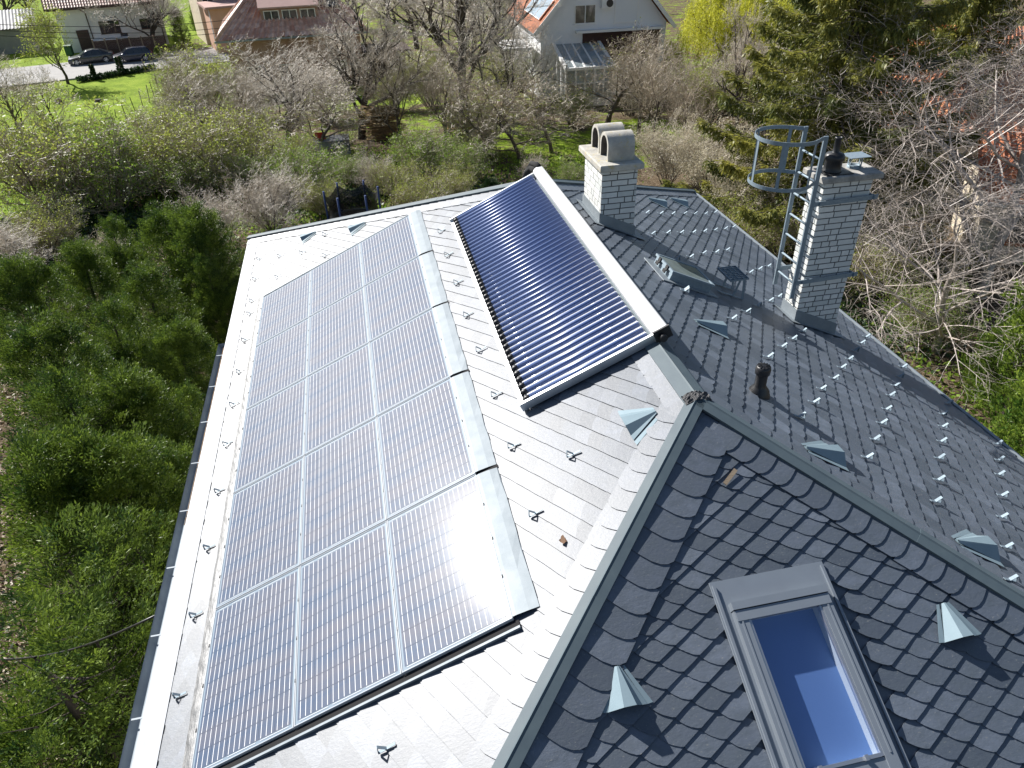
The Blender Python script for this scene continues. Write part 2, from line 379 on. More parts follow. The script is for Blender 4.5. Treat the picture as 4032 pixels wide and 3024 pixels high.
def sub(o, par):                       # sub-part of a house part: geometry given in world places
    o.parent = par; o.matrix_parent_inverse = Matrix.Translation(-(par.location + Vector((0, 0, -9)))); return o
def bevel_box(mb, c, d, bv=.01, mat_=0):
    hx, hy, hz = d[0]/2, d[1]/2, d[2]/2; vs = []
    for z, k in ((-hz, bv), (-hz+bv, 0), (hz-bv, 0), (hz, bv)):
        for sx, sy in ((-1, -1), (1, -1), (1, 1), (-1, 1)): vs.append((c[0]+sx*(hx-k), c[1]+sy*(hy-k), c[2]+z))
    fs = [(3, 2, 1, 0), (12, 13, 14, 15)] + [(i*4+k, i*4+(k+1) % 4, (i+1)*4+(k+1) % 4, (i+1)*4+k) for i in range(3) for k in range(4)]
    mb.add(vs, fs, mat_)
def apron(x0, x1, y0, y1, h):          # metal flashing skirt where a shaft leaves slope B
    mb = MB(); e = .018
    zf = lambda x, dz: -x*TA+dz
    cs = [(x0-e, y0-e), (x1+e, y0-e), (x1+e, y1+e), (x0-e, y1+e)]
    for i in range(4):
        a, b = cs[i], cs[(i+1) % 4]
        vs = [(a[0], a[1], zf(a[0], -.02)), (b[0], b[1], zf(b[0], -.02)), (b[0], b[1], zf(b[0], h)), (a[0], a[1], zf(a[0], h))]
        mb.add(vs, [(0, 1, 2, 3)])
    ins = [(x0, y0), (x1, y0), (x1, y1), (x0, y1)]
    mb.add([(x, y, zf(x, h)) for x, y in cs+ins], [(i, (i+1) % 4, (i+1) % 4+4, i+4) for i in range(4)])
    o = .10; out = [(x0-o, y0-o), (x1+o*1.6, y0-o), (x1+o*1.6, y1+o), (x0-o, y1+o)]
    mb.add([(x, y, zf(x, .034)) for x, y in out+cs], [(i, (i+1) % 4, (i+1) % 4+4, i+4) for i in range(4)])
    return mb
rb = random.Random(11)
# chimney nearer the ridge, two concrete barrel cowls
c1 = hpart('chimney', (.87, 5.02, -.3), 'white brick chimney with two rounded concrete cowls beside the tube collector')
sub(brick_shaft(.62, 1.125, 4.63, 5.42, -.75, .50, .0815, rb).build('brick_shaft', [M_brick, M_mortar]), c1)
sub(apron(.62, 1.125, 4.63, 5.42, .17).build('flashing', M_zinc), c1)
mb = MB(); bevel_box(mb, (.853, 5.0, .545), (.615, 1.02, .09), .012); sub(mb.build('cap_slab', M_conc), c1)
def cowl(y0, y1, x0, x1, z0, h):       # barrel vault open along x
    mb = MB(); yc = (y0+y1)/2; ro = (y1-y0)/2; ri = ro-.045; n = 14; zs_ = z0+h-ro
    def prof(r):
        P = [(yc-r, z0)]
        for k in range(n+1):
            a = math.pi*k/n; P.append((yc-r*math.cos(a), zs_+r*math.sin(a)))
        return P+[(yc+r, z0)]
    po, pi_ = prof(ro), prof(ri); m_ = len(po); vs = []
    for x in (x0, x1): vs += [(x, y, z) for y, z in po]
    for x in (x0, x1): vs += [(x, y, z) for y, z in pi_]
    fs = []; sm = []
    mb.add(vs, [(k, k+1, m_+k+1, m_+k) for k in range(m_-1)], 0, True)
    mb.add(vs, [(2*m_+k+1, 2*m_+k, 3*m_+k, 3*m_+k+1) for k in range(m_-1)], 1, True)
    mb.add(vs, [(k+1, k, 2*m_+k, 2*m_+k+1) for k in range(m_-1)] + [(m_+k, m_+k+1, 3*m_+k+1, 3*m_+k) for k in range(m_-1)], 0)
    return mb
M_soot = mat('sooty_inside', (.06, .055, .05), .95, noise=(9, (.12, .11, .10), .7))
sub(cowl(4.665, 5.02, .70, 1.075, .59, .345).build('cowl', [M_conc, M_soot]), c1)
sub(cowl(5.06, 5.415, .70, 1.075, .59, .345).build('cowl', [M_conc, M_soot]), c1)
# taller chimney lower on the slope
c2 = hpart('chimney', (3.3, 3.3, -1.5), 'taller white brick chimney with black flue and steel ladder on the right slope')
sub(brick_shaft(2.98, 3.63, 3.13, 3.46, -1.9, .60, .0795, rb).build('brick_shaft', [M_brick, M_mortar]), c2)
sub(apron(2.98, 3.63, 3.13, 3.46, .19).build('flashing', M_zinc), c2)
mb = MB(); bevel_box(mb, (3.30, 3.28, .64), (.82, .46, .08), .012); sub(mb.build('cap_slab', M_conc2), c2)
mb = MB(); cx_, cy_ = 3.12, 3.26
mb.box((cx_+.02, cy_-.01, .686), (.36, .30, .012))
mb.lathe([(.0, .69), (.115, .69), (.115, .70), (.105, .71), (.105, .82), (.122, .835), (.122, .87), (.10, .905), (.045, .92), (.04, .925), (.04, 1.075), (.044, 1.08), (.044, 1.10), (.034, 1.10), (.034, .95), (0, .95)], (cx_, cy_, 0), 24)
sub(mb.build('flue_pot', M_black), c2)
mb = MB(); mb.lathe([(.085, .68), (.085, .71), (.065, .715), (.06, .70), (0, .70)], (3.47, 3.33, 0), 18)
for a in (20, 110, 200, 290):
    x, y = 3.47+.09*math.cos(R(a)), 3.33+.09*math.sin(R(a)); mb.bar((x, y, .69), (x, y, .825), .02, .004)
mb.bar((3.47-.14, 3.33, .829), (3.47+.14, 3.33, .829), .22, .008, (0, 0, 1)); sub(mb.build('rain_cowl', M_galv), c2)
# ladder with safety cage, strapped to the tall chimney
lad = thing('cage_ladder', 'galvanised ladder with hooped safety cage strapped to the tall brick chimney', 'ladder', (2.8, 3.26, -.95))
LM = Matrix.Translation((-2.8, -3.26, .95))
def lp(o): o.parent = lad; o.matrix_parent_inverse = LM; return o
LX, LY0, LY1, LT = 2.80, 3.05, 3.49, 1.19
for y in (LY0, LY1):
    mb = MB(); mb.bar((LX, y, -.93), (LX, y, LT), .022, .055, (1, 0, 0)); lp(mb.build('stile', M_galv))
for z in np.arange(-.72, .95, .272):
    mb = MB(); mb.tube([(LX, LY0, z), (LX, LY1, z)], .014, 8); lp(mb.build('rung', M_galv))
def hoop(z):
    mb = MB(); c = (2.44, 3.27); r = .375; pts = [(LX, LY1)]
    a0 = 42
    for a in range(a0, 360-a0+1, 6): pts.append((c[0]+r*math.cos(R(a)), c[1]+r*math.sin(R(a))))
    pts.append((LX, LY0)); th, hh = .006, .045
    for (x0, y0), (x1, y1) in zip(pts[:-1], pts[1:]): mb.bar((x0, y0, z), (x1, y1, z), th, hh)
    return mb
for z in (LT-.022, .63): lp(hoop(z).build('hoop', M_galv))
for a in (55, 125, 180, 235, 300):
    x, y = 2.44+.368*math.cos(R(a)), 3.27+.368*math.sin(R(a)); mb = MB()
    nrm = (math.cos(R(a)), math.sin(R(a)), 0); mb.bar((x, y, .61), (x, y, LT), .04, .006, nrm); lp(mb.build('cage_bar', M_galv))
for z in (.365, -.70):
    mb = MB(); e = .03
    mb.bar((LX, LY0-.01, z), (3.63+.10, LY0-.01+.045, z), .012, .06); mb.bar((LX, LY1+.01, z), (3.63+.10, LY1+.01, z), .012, .06)
    mb.bar((3.63+.035, 3.05, z), (3.63+.035, 3.53, z), .012, .05)
    for y in (LY0-.025, LY1+.025): mb.tube([(2.9, y-.01, z), (2.9, y+.01, z)], .012, 6)
    lp(mb.build('wall_strap', M_galv))
# ------------------------------------------------------------------ black vent pipe
vp = hpart('vent_pipe', (.89, .48, -.41), 'short black plastic vent pipe with ribbed cap on the right slope')
mb = MB(); mb.lathe([(.115, -.06), (.112, -.0), (.095, .06), (.065, .10), (.055, .12), (.055, .255)], (.89, .48, -.41), 24)
sub(mb.build('pipe', M_black), vp)
mb = MB(); mb.lathe([(.062, .245), (.070, .25), (.072, .30), (.066, .325), (.05, .335), (0, .34)], (.89, .48, -.41), 24)
for k in range(12):
    a = 2*math.pi*k/12; mb.bar((.89+.02*math.cos(a), .48+.02*math.sin(a), -.07), (.89+.06*math.cos(a), .48+.06*math.sin(a), -.076), .006, .008)
sub(mb.build('pipe_cap', M_black), vp)
# ------------------------------------------------------------------ bent metal vent hoods
def hood(f, r, s, wd, ln, ht, rot, label):
    mb = MB(); cr, sr = math.cos(rot), math.sin(rot)
    def g(x, y, h): return f(r+x*cr-y*sr, s+x*sr+y*cr, h)
    h0 = .030; ap = (0, 0); nseg = 5
    prof = [(-.5, 0), (-.16, .92), (.16, .92), (.36, .22), (.5, .10)] if wd > 0 else [(-.5, 0), (-.1, .85), (.12, .95), (.5, 0)]
    w_ = abs(wd); ringa, ringb = [], []
    for x, h in prof:
        ringa.append(g(x*w_*.14, 0, h0+.012+h*.012)); ringb.append(g(x*w_, ln, h0+h*ht))
    ringc = [g(x*w_, ln, h0+h*ht-.003) for x, h in prof]; ringd = [g(x*w_*.14, 0, h0) for x, h in prof]; n = len(prof)
    mb.add(ringa+ringb, [(i, i+1, n+i+1, n+i) for i in range(n-1)])
    mb.add(ringd+ringc, [(i+1, i, n+i, n+i+1) for i in range(n-1)])
    mb.add(ringb+ringc, [(i, i+1, n+i+1, n+i) for i in range(n-1)])
    for sgn in (-1, 1):                # side flanges tucked under the slates
        mb.add([g(sgn*.11*w_, 0, h0), g(sgn*.5*w_, ln, h0), g(sgn*.66*w_, ln*.98, h0-.002), g(sgn*.2*w_, 0, h0-.002)], [(0, 1, 2, 3)])
    o = part(mb.build('vent_hood', M_hood), label); return o
M_hood = mat('pale_grey_sheet_metal', (.21, .285, .325), .6, metal=.1, spec=.3, noise=(9, (.18, .25, .29), .6))
hood(fC, -1.285, 1.955, .275, .27, .10, 0, 'pale metal vent hood left of the roof window')
hood(fC, 1.235, 1.985, .265, .26, .10, 0, 'pale metal vent hood right of the roof window')
hood(fA, -.085, .345, .38, .29, .09, 0, 'metal vent hood on the white slope below the tube collector')
hood(fA, -7.86, 2.87, .34, .30, .09, 0, 'metal vent hood near the far hip above the panels')
hood(fA, -8.74, 3.90, .30, .29, .09, 0, 'metal vent hood by the far left hip')
for (y, s, lb) in ((1.86, .92, 'metal vent hood on the slope uphill of the black vent pipe'), (-.40, .93, 'metal vent hood beside the near hip cap below the vent pipe'), (-1.33, 1.9, 'metal vent hood at the right picture edge'),
                   (7.5, 2.72, 'metal vent hood behind the chimney with concrete cowls'), (8.3, 3.6, 'metal vent hood in the far right corner of the slope')):
    hood(fB, y, s, .33, .36, .09, 0, lb)
# ------------------------------------------------------------------ roof window in the near slope
rw = hpart('roof_window', fC(0, 2.2), 'metal framed roof window with blue reflecting pane in the dark near slope')
def cbox(mb, r0, r1, s0, s1, h0, h1, mat_=0):
    vs = [fC(r, s, h) for h in (h0, h1) for s in (s0, s1) for r in (r0, r1)]
    mb.add(vs, [(0, 1, 3, 2), (4, 6, 7, 5), (0, 4, 5, 1), (2, 3, 7, 6), (0, 2, 6, 4), (1, 5, 7, 3)], mat_)
M_frame = mat('grey_brown_frame_metal', (.24, .275, .315), .5, metal=.25, spec=.4, noise=(3, (.21, .24, .28), .6))
mb = MB(); F0, F1, T0, T1 = -.365, .375, 1.70, 2.92
cbox(mb, F0-.085, F1+.085, T0-.18, T0+.02, .02, .036); cbox(mb, F0-.085, F0-.0, T0+.02, T1+.12, .02, .036); cbox(mb, F1+.0, F1+.085, T0+.02, T1+.12, .02, .036)
cbox(mb, F0-.075, F0-.055, T0-.15, T1+.1, .036, .055); cbox(mb, F1+.055, F1+.075, T0-.15, T1+.1, .036, .055); cbox(mb, F0-.085, F1+.085, T1+.02, T1+.22, .02, .034)
sub(mb.build('flashing', M_frame), rw)
mb = MB()                                # outer frame covers
cbox(mb, F0, F0+.085, T0+.06, T1, .036, .092); cbox(mb, F1-.085, F1, T0+.06, T1, .036, .092); cbox(mb, F0+.085, F1-.085, T1-.085, T1-.01, .036, .078)
cbox(mb, F0-.004, F1+.004, T0-.0, T0+.055, .036, .105); cbox(mb, F0+.004, F1-.004, T0+.062, T0+.135, .040, .098)
for rr_ in (F0+.03, F1-.045): cbox(mb, rr_, rr_+.012, T0+.14, T1-.1, .092, .097)
sub(mb.build('frame', M_frame), rw)
mb = MB(); cbox(mb, F0+.087, F0+.105, T0+.137, T1-.09, .05, .086); cbox(mb, F1-.105, F1-.087, T0+.137, T1-.09, .05, .086); cbox(mb, F0+.105, F1-.105, T1-.112, T1-.088, .05, .086)
for rr_ in (-.17, .16): cbox(mb, rr_-.012, rr_+.012, T1-.12, T1-.085, .086, .105)
sub(mb.build('sash', M_alu), rw)
mb = MB(); mb.add([fC(F0+.100, T1-.108, .066), fC(F1-.100, T1-.108, .066), fC(F1-.100, T0+.130, .066), fC(F0+.100, T0+.130, .066)], [(0, 1, 2, 3)])
gm = bpy.data.materials.new('clear_glass'); gm.use_nodes = True; N = gm.node_tree.nodes; L_ = gm.node_tree.links
gl = N.new('ShaderNodeBsdfGlossy'); gl.inputs['Roughness'].default_value = .02; gl.inputs[0].default_value = (.75, .85, 1, 1)
tp = N.new('ShaderNodeBsdfTransparent'); tp.inputs[0].default_value = (.80, .86, .98, 1); mx = N.new('ShaderNodeMixShader'); mx.inputs[0].default_value = .20; L_.new(tp.outputs[0], mx.inputs[1]); L_.new(gl.outputs[0], mx.inputs[2]); L_.new(mx.outputs[0], N['Material Output'].inputs[0])
sub(mb.build('glass', gm), rw)
mb = MB(); b0, b1, c0, c1_ = F0+.10, F1-.10, T0+.125, T1-.105     # shallow lined recess; added blue panel's colour stands in for reflected sky and attic
M_rec = mat('white_reveal_lining', (.62, .64, .62), .7)
for (a, bq) in (((b0, c0), (b0, c1_)), ((b0, c1_), (b1, c1_)), ((b1, c1_), (b1, c0)), ((b1, c0), (b0, c0))):
    mb.add([fC(*a, .058), fC(*bq, .058), fC(*bq, -.04), fC(*a, -.04)], [(0, 1, 2, 3)])
sub(mb.build('reveal', M_rec), rw)
mb = MB(); cbox(mb, b0-.02, b1+.02, c0-.02, c1_+.02, -.04, -.03); sub(mb.build('sky_reflection_panel', mat('painted_sky_reflection', (.14, .25, .47), .8, noise=(200, (.17, .28, .50), .6))), rw)
# ------------------------------------------------------------------ small raised exit hatch in slope B
ht = hpart('roof_hatch', B(3.3, 1.45), 'small raised roof hatch with wire glass lid on the right slope')
def bbox(mb, y0, y1, s0, s1, h0, h1, mat_=0):
    vs = [B(y, s, h) for h in (h0, h1) for s in (s0, s1) for y in (y0, y1)]
    mb.add(vs, [(0, 1, 3, 2), (4, 6, 7, 5), (0, 4, 5, 1), (2, 3, 7, 6), (0, 2, 6, 4), (1, 5, 7, 3)], mat_)
mb = MB(); bbox(mb, 3.06, 3.58, 1.12, 1.74, .0, .125); sub(mb.build('curb', M_galv), ht)
mb = MB(); bbox(mb, 3.04, 3.60, 1.10, 1.13, .125, .155); bbox(mb, 3.04, 3.60, 1.73, 1.76, .125, .155); bbox(mb, 3.04, 3.07, 1.13, 1.73, .125, .155); bbox(mb, 3.57, 3.60, 1.13, 1.73, .125, .155)
sub(mb.build('lid_frame', M_galv), ht)
mb = MB(); bbox(mb, 3.07, 3.57, 1.13, 1.73, .13, .148); sub(mb.build('glass', mat('cloudy_wire_glass', (.22, .27, .28), .12, spec=.7, noise=(4, (.14, .18, .19), .8))), ht)
for y in (3.2, 3.44):
    mb = MB(); bbox(mb, y-.03, y+.03, 1.085, 1.10, .09, .16); bbox(mb, y-.035, y+.035, 1.07, 1.085, .06, .10); sub(mb.build('hinge', M_black), ht)
mb = MB(); bbox(mb, 2.98, 3.66, 1.0, 1.85, .02, .034); sub(mb.build('flashing', M_zinc), ht)
# ------------------------------------------------------------------ step grating on brackets
st = thing('roof_step', 'galvanised grating roof step on bent brackets between hatch and tall chimney', 'roof step', B(3.42, 2.3))
iv = Matrix.Translation(-st.location)
def stp(o): o.parent = st; o.matrix_parent_inverse = iv; return o
c0v = B(3.42, 2.18, .34); ax = Vector((0, 1, 0)); px_ = Vector((1, 0, 0))
mb = MB(); hw, hd = .20, .125; zz = c0v.z-.06
cxx = c0v.x-.02
for i in range(9): y = c0v.y-hw+i*hw*2/8; mb.bar((cxx-hd, y, zz), (cxx+hd, y, zz), .004, .022)
for i in range(5): x = cxx-hd+i*hd*2/4; mb.bar((x, c0v.y-hw, zz), (x, c0v.y+hw, zz), .005 if 0 < i < 4 else .008, .03 if i in (0, 4) else .012)
stp(mb.build('grating', M_galv))
for y in (3.42-.15, 3.42+.15):
    mb = MB(); q = B(y, 2.26, .034); mb.bar((q.x, y, q.z), (cxx+.04, y, zz-.02), .03, .006, (0, 1, 0)); mb.bar((cxx+.10, y, zz-.015), (cxx-.10, y, zz-.015), .03, .006)
    q1, q2 = B(y, 2.0, .036), B(y, 2.42, .036); mb.bar(q1, q2, .035, .006, NB); mb.bar(q2, (cxx+.09, y, zz-.02), .03, .006, (0, 1, 0))
    stp(mb.build('bracket', M_galv))
# ------------------------------------------------------------------ photovoltaic panels: 3 columns x 5 rows on slope A
PW, PH, PS0, PY0 = 0.9548, 1.66, 2.0505, 7.07
M_cell = bpy.data.materials.new('solar_glass'); M_cell.use_nodes = True
N = M_cell.node_tree.nodes; L_ = M_cell.node_tree.links; b = N['Principled BSDF']
tc = N.new('ShaderNodeTexCoord'); n1 = N.new('ShaderNodeTexNoise'); n1.inputs['Scale'].default_value = 2.6; n1.inputs['Detail'].default_value = 3
mp = N.new('ShaderNodeMapping'); mp.inputs['Rotation'].default_value = (0, 0, R(28)); mp.inputs['Scale'].default_value = (.35, 2.2, 1); L_.new(tc.outputs['Object'], mp.inputs[0]); L_.new(mp.outputs[0], n1.inputs['Vector'])  # stretched diagonal noise paints glare bands into the cell colour
cr = N.new('ShaderNodeValToRGB'); cr.color_ramp.elements[0].position = .35; cr.color_ramp.elements[0].color = (.06, .095, .16, 1)
cr.color_ramp.elements[1].position = .66; cr.color_ramp.elements[1].color = (.105, .115, .155, 1); L_.new(n1.outputs[0], cr.inputs[0]); L_.new(cr.outputs[0], b.inputs['Base Color'])
b.inputs['Roughness'].default_value = .5; b.inputs['Specular IOR Level'].default_value = .13
b.inputs['Coat Weight'].default_value = .30; b.inputs['Coat Roughness'].default_value = .13
M_bus = mat('silver_busbar', (.74, .75, .76), .7, metal=.0, spec=.2)
M_tedlar = mat('pale_cell_border', (.20, .26, .32), .5, spec=.15, coat=(.3, .13))
M_pframe = mat('panel_frame_aluminium', (.46, .49, .52), .6, metal=.1, spec=.3)
def panel_meshes():
    mb = MB(); w_, h_ = PW-.006, PH-.014; t = .030     # x = up the slope, y = along the eave, origin at centre
    def fr(x0, x1, y0, y1): bevel_box(mb, ((x0+x1)/2, (y0+y1)/2, t/2+.02), (x1-x0, y1-y0, t), .003)
    e = .010
    fr(-w_/2, -w_/2+e, -h_/2, h_/2); fr(w_/2-e, w_/2, -h_/2, h_/2); fr(-w_/2+e, w_/2-e, -h_/2, -h_/2+e); fr(-w_/2+e, w_/2-e, h_/2-e, h_/2)
    frm = mb
    mb = MB(); gx0, gx1, gy0, gy1, z = -w_/2+e, w_/2-e, -h_/2+e, h_/2-e, .044
    mb.add([(gx0, gy0, z), (gx1, gy0, z), (gx1, gy1, z), (gx0, gy1, z)], [(0, 1, 2, 3)], 2)
    cx0, cx1, cy0, cy1 = gx0+.018, gx1-.018, gy0+.034, gy1-.034
    nc, nr = 6, 10; cw, ch = (cx1-cx0)/nc, (cy1-cy0)/nr
    for i in range(nc):
        for j in range(nr):
            x0, x1, y0, y1 = cx0+i*cw+.0008, cx0+(i+1)*cw-.0008, cy0+j*ch+.001, cy0+(j+1)*ch-.001; zc = z+.0015
            mb.add([(x0, y0, zc), (x1, y0, zc), (x1, y1, zc), (x0, y1, zc)], [(0, 1, 2, 3)], 0)
            for q in (1, 3, 5):
                xb = x0+(x1-x0)*q/6; zb = z+.003; hw = .0025
                mb.add([(xb-hw, y0+.003, zb), (xb+hw, y0+.003, zb), (xb+hw, y1-.003, zb), (xb-hw, y1-.003, zb)], [(0, 1, 2, 3)], 1)
    for yy in (cy0-.012, cy1+.012):    # cross ribbons joining the strings at the ends
        for i in range(0, nc, 2):
            o_ = i if yy < 0 else i-1; a = max(cx0+.02, cx0+o_*cw+.02); b_ = min(cx1-.02, cx0+(o_+2)*cw-.02)
            mb.add([(a, yy-.002, z+.003), (b_, yy-.002, z+.003), (b_, yy+.002, z+.003), (a, yy+.002, z+.003)], [(0, 1, 2, 3)], 1)
    return frm, mb
frm, gls = panel_meshes()
XA, YA, ZA = Vector((CA, 0, SA)), Vector((0, 1, 0)), NA
RA = Matrix((XA, YA, ZA)).transposed().to_4x4()
cols = ['solar panel beside the lead strip', 'solar panel of the middle column', 'solar panel below the metal flashing']
rows = ['at the far end', 'second from the far end', 'halfway along the eave', 'second from the near end', 'at the near end']
proto = None
for i in range(3):
    for j in range(5):
        lb = f'framed {cols[i]}, {rows[j]}'
        if proto is None:
            proto = thing('solar_panel', lb, 'solar panel', group='solar panels on the left roof slope')
            frm.build('frame', M_pframe, proto); gls.build('glass', [M_cell, M_bus, M_tedlar], proto); o = proto
        else:
            o = dup(proto, label=lb)
        s = PS0+(3-i-.5)*PW; y = PY0-(j+.5)*PH
        mw = RA.copy(); mw.translation = A(y, s, .008+.003*i); o.matrix_world = mw; o.rotation_euler = RA.to_euler()
# dark clamps between panels
# the sheet flashing above the array and the lead apron below it
fl = thing('panel_flashing', 'row of plain metal flashing sheets along the upper edge of the solar panels', 'flashing', A(3, PS0))
for j in range(5):
    y1, y0 = PY0-j*PH+(.06 if j == 0 else -.022), PY0-(j+1)*PH+.022; mb = MB(); n = 8; rgl = random.Random(j)
    vs = []
    for q in range(n+1):
        y = y0+(y1-y0)*q/n; wv = rgl.uniform(-.004, .004)
        vs += [A(y, PS0+.004, .060), A(y, PS0-.03, .060+wv*.5), A(y, PS0-.13, .046+wv*.5), A(y, PS0-.205+rgl.uniform(-.008, .008), .030), A(y, PS0-.207, .022)]
    mb.add(vs, [(q*5+k, q*5+k+1, q*5+k+6, q*5+k+5) for q in range(n) for k in range(4)])
    o = mb.build('flashing_sheet', M_zinc, fl); o.matrix_parent_inverse = Matrix.Translation(-fl.location)
for j in range(1, 5):
    mb = MB(); y = PY0-j*PH; mb.add([A(y-.024, PS0+.002, .04), A(y+.024, PS0+.002, .04), A(y+.024, PS0-.215, .028), A(y-.024, PS0-.215, .028)], [(0, 1, 2, 3)])
    o = mb.build('drain_channel', M_dark, fl); o.matrix_parent_inverse = Matrix.Translation(-fl.location)
mb = MB(); n = 90; rgl = random.Random(2); vs = []
sE = PS0+3*PW
for q in range(n+1):
    y = PY0+.1-(5*PH+.2)*q/n
    vs += [A(y, sE-.004, .040), A(y, sE+.03, .046+rgl.uniform(-.004, .004)), A(y, sE+.07, .044+rgl.uniform(-.006, .006)), A(y, sE+.115+rgl.uniform(-.006, .006), .030), A(y, sE+.117, .02)]
mb.add(vs, [(q*5+k+5, q*5+k+6, q*5+k+1, q*5+k) for q in range(n) for k in range(4)])
tag(mb.build('lead_apron', M_lead), 'crimped grey lead strip along the lower edge of the solar panels', 'lead strip')
for y, sg, lb in ((PY0+.005, 1, 'far'), (PY0-5*PH-.005, -1, 'near')):   # side trays: black channel with a thin light rim
    mb = MB()
    def tray(a, b, h0, h1, mt_):
        vs = [A(y+sg*q, s, h) for h in (h0, h1) for s in (PS0-.03, sE+.05) for q in (a, b)]
        mb.add(vs, [(0, 1, 3, 2), (4, 6, 7, 5), (0, 4, 5, 1), (2, 3, 7, 6), (0, 2, 6, 4), (1, 5, 7, 3)], mt_)
    tray(.0, .055, .02, .034, 0); tray(.055, .075, .02, .045, 1)
    tag(mb.build('side_tray', [M_dark, M_zinc]), f'black drainage tray along the {lb} short end of the solar panels', 'edge trim')
mb = MB()
for i in range(4):
    for j in range(5):
        for q in (.25, .5, .75):
            y = PY0-(j+q)*PH; s = PS0+(3-i)*PW; mb.tube([A(y-.015, s, .056), A(y+.015, s, .056)], .008, 6)
o = mb.build('panel_clips', M_black); o.name = 'panel_clip_set'; tag(o, 'small black clips holding the solar panels along their seams', 'clips'); o['kind'] = 'stuff'
# ------------------------------------------------------------------ evacuated tube collector
yc0, yc1, sc0, sc1, hc = .945, 5.88, -.03, 1.43, .105
tcv = thing('tube_collector', 'blue evacuated tube solar collector with white header along the roof ridge', 'solar collector', A(3.4, .7))
iv2 = Matrix.Translation(-tcv.location)
def tp_(o): o.parent = tcv; o.matrix_parent_inverse = iv2; return o
M_tube = mat('blue_selective_tube', (.085, .135, .30), .4, metal=.1, spec=.5, coat=(.3, .28))
M_cpc = mat('mirror_reflector', (.66, .68, .72), .6, metal=.0, spec=.3)
M_head = mat('white_header_casing', (.86, .86, .86), .35, noise=(4, (.8, .8, .8), .5), coat=(.4, .2))
NT = 44; pt = (yc1-yc0-.06)/NT
tm = MB(); tm.tube([A(0, sc0+.06, .062), A(0, sc1-.115, .062)], .0265, 12, 0, True)
em = MB(); ax_ = [(.0, .016), (.01, .028), (.05, .031), (.075, .024), (.085, .012)]
em.tube([A(0, sc1-.13+q, .062) for q, r in ax_], [r for q, r in ax_], 10, 0, True)
t0 = tm.build('tube', M_tube); e0 = em.build('tube_holder', M_black, t0); tp_(t0); tmesh = t0.data
base_inv = t0.matrix_parent_inverse.copy()
for k in range(NT):
    y = yc0+.03+pt*(k+.5)
    if k == 0: t_ = t0
    else:
        t_ = t0.copy(); COL.objects.link(t_); t_.parent = tcv
        c = e0.copy(); COL.objects.link(c); c.parent = t_
    t_.matrix_parent_inverse = base_inv; t_.location = (0, y, 0) + NA*(hc-.062+.062-.065) if False else Vector((0, y, 0)) + NA*(hc-.062)
mb = MB(); nseg = 10; vs = []; s0_, s1_ = sc0+.05, sc1-.10
for k in range(NT):
    for q in range(nseg):
        f_ = q/nseg; y = yc0+.03+pt*(k+f_); h = hc-.048+.046*abs(2*f_-1)**1.7
        vs += [A(y, s0_, h), A(y, s1_, h)]
mb.add(vs, [(2*i, 2*i+1, 2*i+3, 2*i+2) for i in range(len(vs)//2-1)], 0, True); tp_(mb.build('reflector', M_cpc))
def abox(mb, y0, y1, s0, s1, h0, h1, mat_=0):
    vs = [A(y, s, h) for h in (h0, h1) for s in (s0, s1) for y in (y0, y1)]
    mb.add(vs, [(1, 0, 2, 3), (5, 7, 6, 4), (4, 0, 1, 5), (3, 2, 6, 7), (2, 0, 4, 6), (5, 1, 3, 7)], mat_)
mb = MB(); abox(mb, yc0, yc0+.03, sc0+.02, sc1, hc-.06, hc+.03); abox(mb, yc1-.03, yc1, sc0+.02, sc1, hc-.06, hc+.03); abox(mb, yc0+.03, yc1-.03, sc1-.045, sc1, hc-.06, hc-.015)
tp_(mb.build('frame', M_alu))
mb = MB(); n = 10; pr = []
for k in range(n+1):
    a = math.pi*k/n; pr.append((sc0-.065-.0*k+.085*math.cos(a)*1.0, hc+.015+.055*math.sin(a)))
pr = [(sc0+.02, hc-.055)]+pr+[(sc0-.15, hc-.055)]
vs = [A(y, s, h) for y in (yc0-.015, yc1+.015) for s, h in pr]; m_ = len(pr)
mb.add(vs, [(k+1, k, m_+k, m_+k+1) for k in range(m_-1)], 0, True); mb.add(vs[:m_], [tuple(range(m_))]); mb.add(vs[m_:], [tuple(reversed(range(m_)))])
tp_(mb.build('header', M_head))
mb = MB(); abox(mb, yc0-.035, yc0-.015, sc0-.15, sc0+.02, hc-.06, hc+.075); mb.tube([A(yc0-.03, sc0-.05, hc+.0), A(yc0-.10, sc0-.05, hc)], .035, 12); tp_(mb.build('end_cap', M_black))
mb = MB(); mb.tube([A(yc1, sc0-.03, hc), A(yc1+.12, sc0-.02, hc+.01), A(yc1+.2, sc0+.01, hc+.02), A(yc1+.24, sc0+.09, hc-.02), A(yc1+.22, sc0+.16, hc-.1)], .05, 10)
mb.tube([A(yc1, sc0-.09, hc+.03), A(yc1+.12, sc0-.09, hc+.06), A(yc1+.25, sc0-.04, hc+.06), A(yc1+.30, sc0+.06, hc-.02)], .045, 10); tp_(mb.build('insulated_pipe', mat('black_foam_insulation', (.018, .018, .018), .95, bump=(30, .6, .01))))
mb = MB()
for y in (1.1, 2.2, 3.4, 4.6, 5.7):
    for s in (.3, 1.2): a, b_ = A(y, s, .02), A(y, s, hc-.05); mb.bar(a, b_, .03, .03, (0, 1, 0))
abox(mb, yc0+.02, yc1-.02, .28, .32, .04, .062); abox(mb, yc0+.02, yc1-.02, 1.18, 1.22, .04, .062); tp_(mb.build('mounting_rail', M_alu))
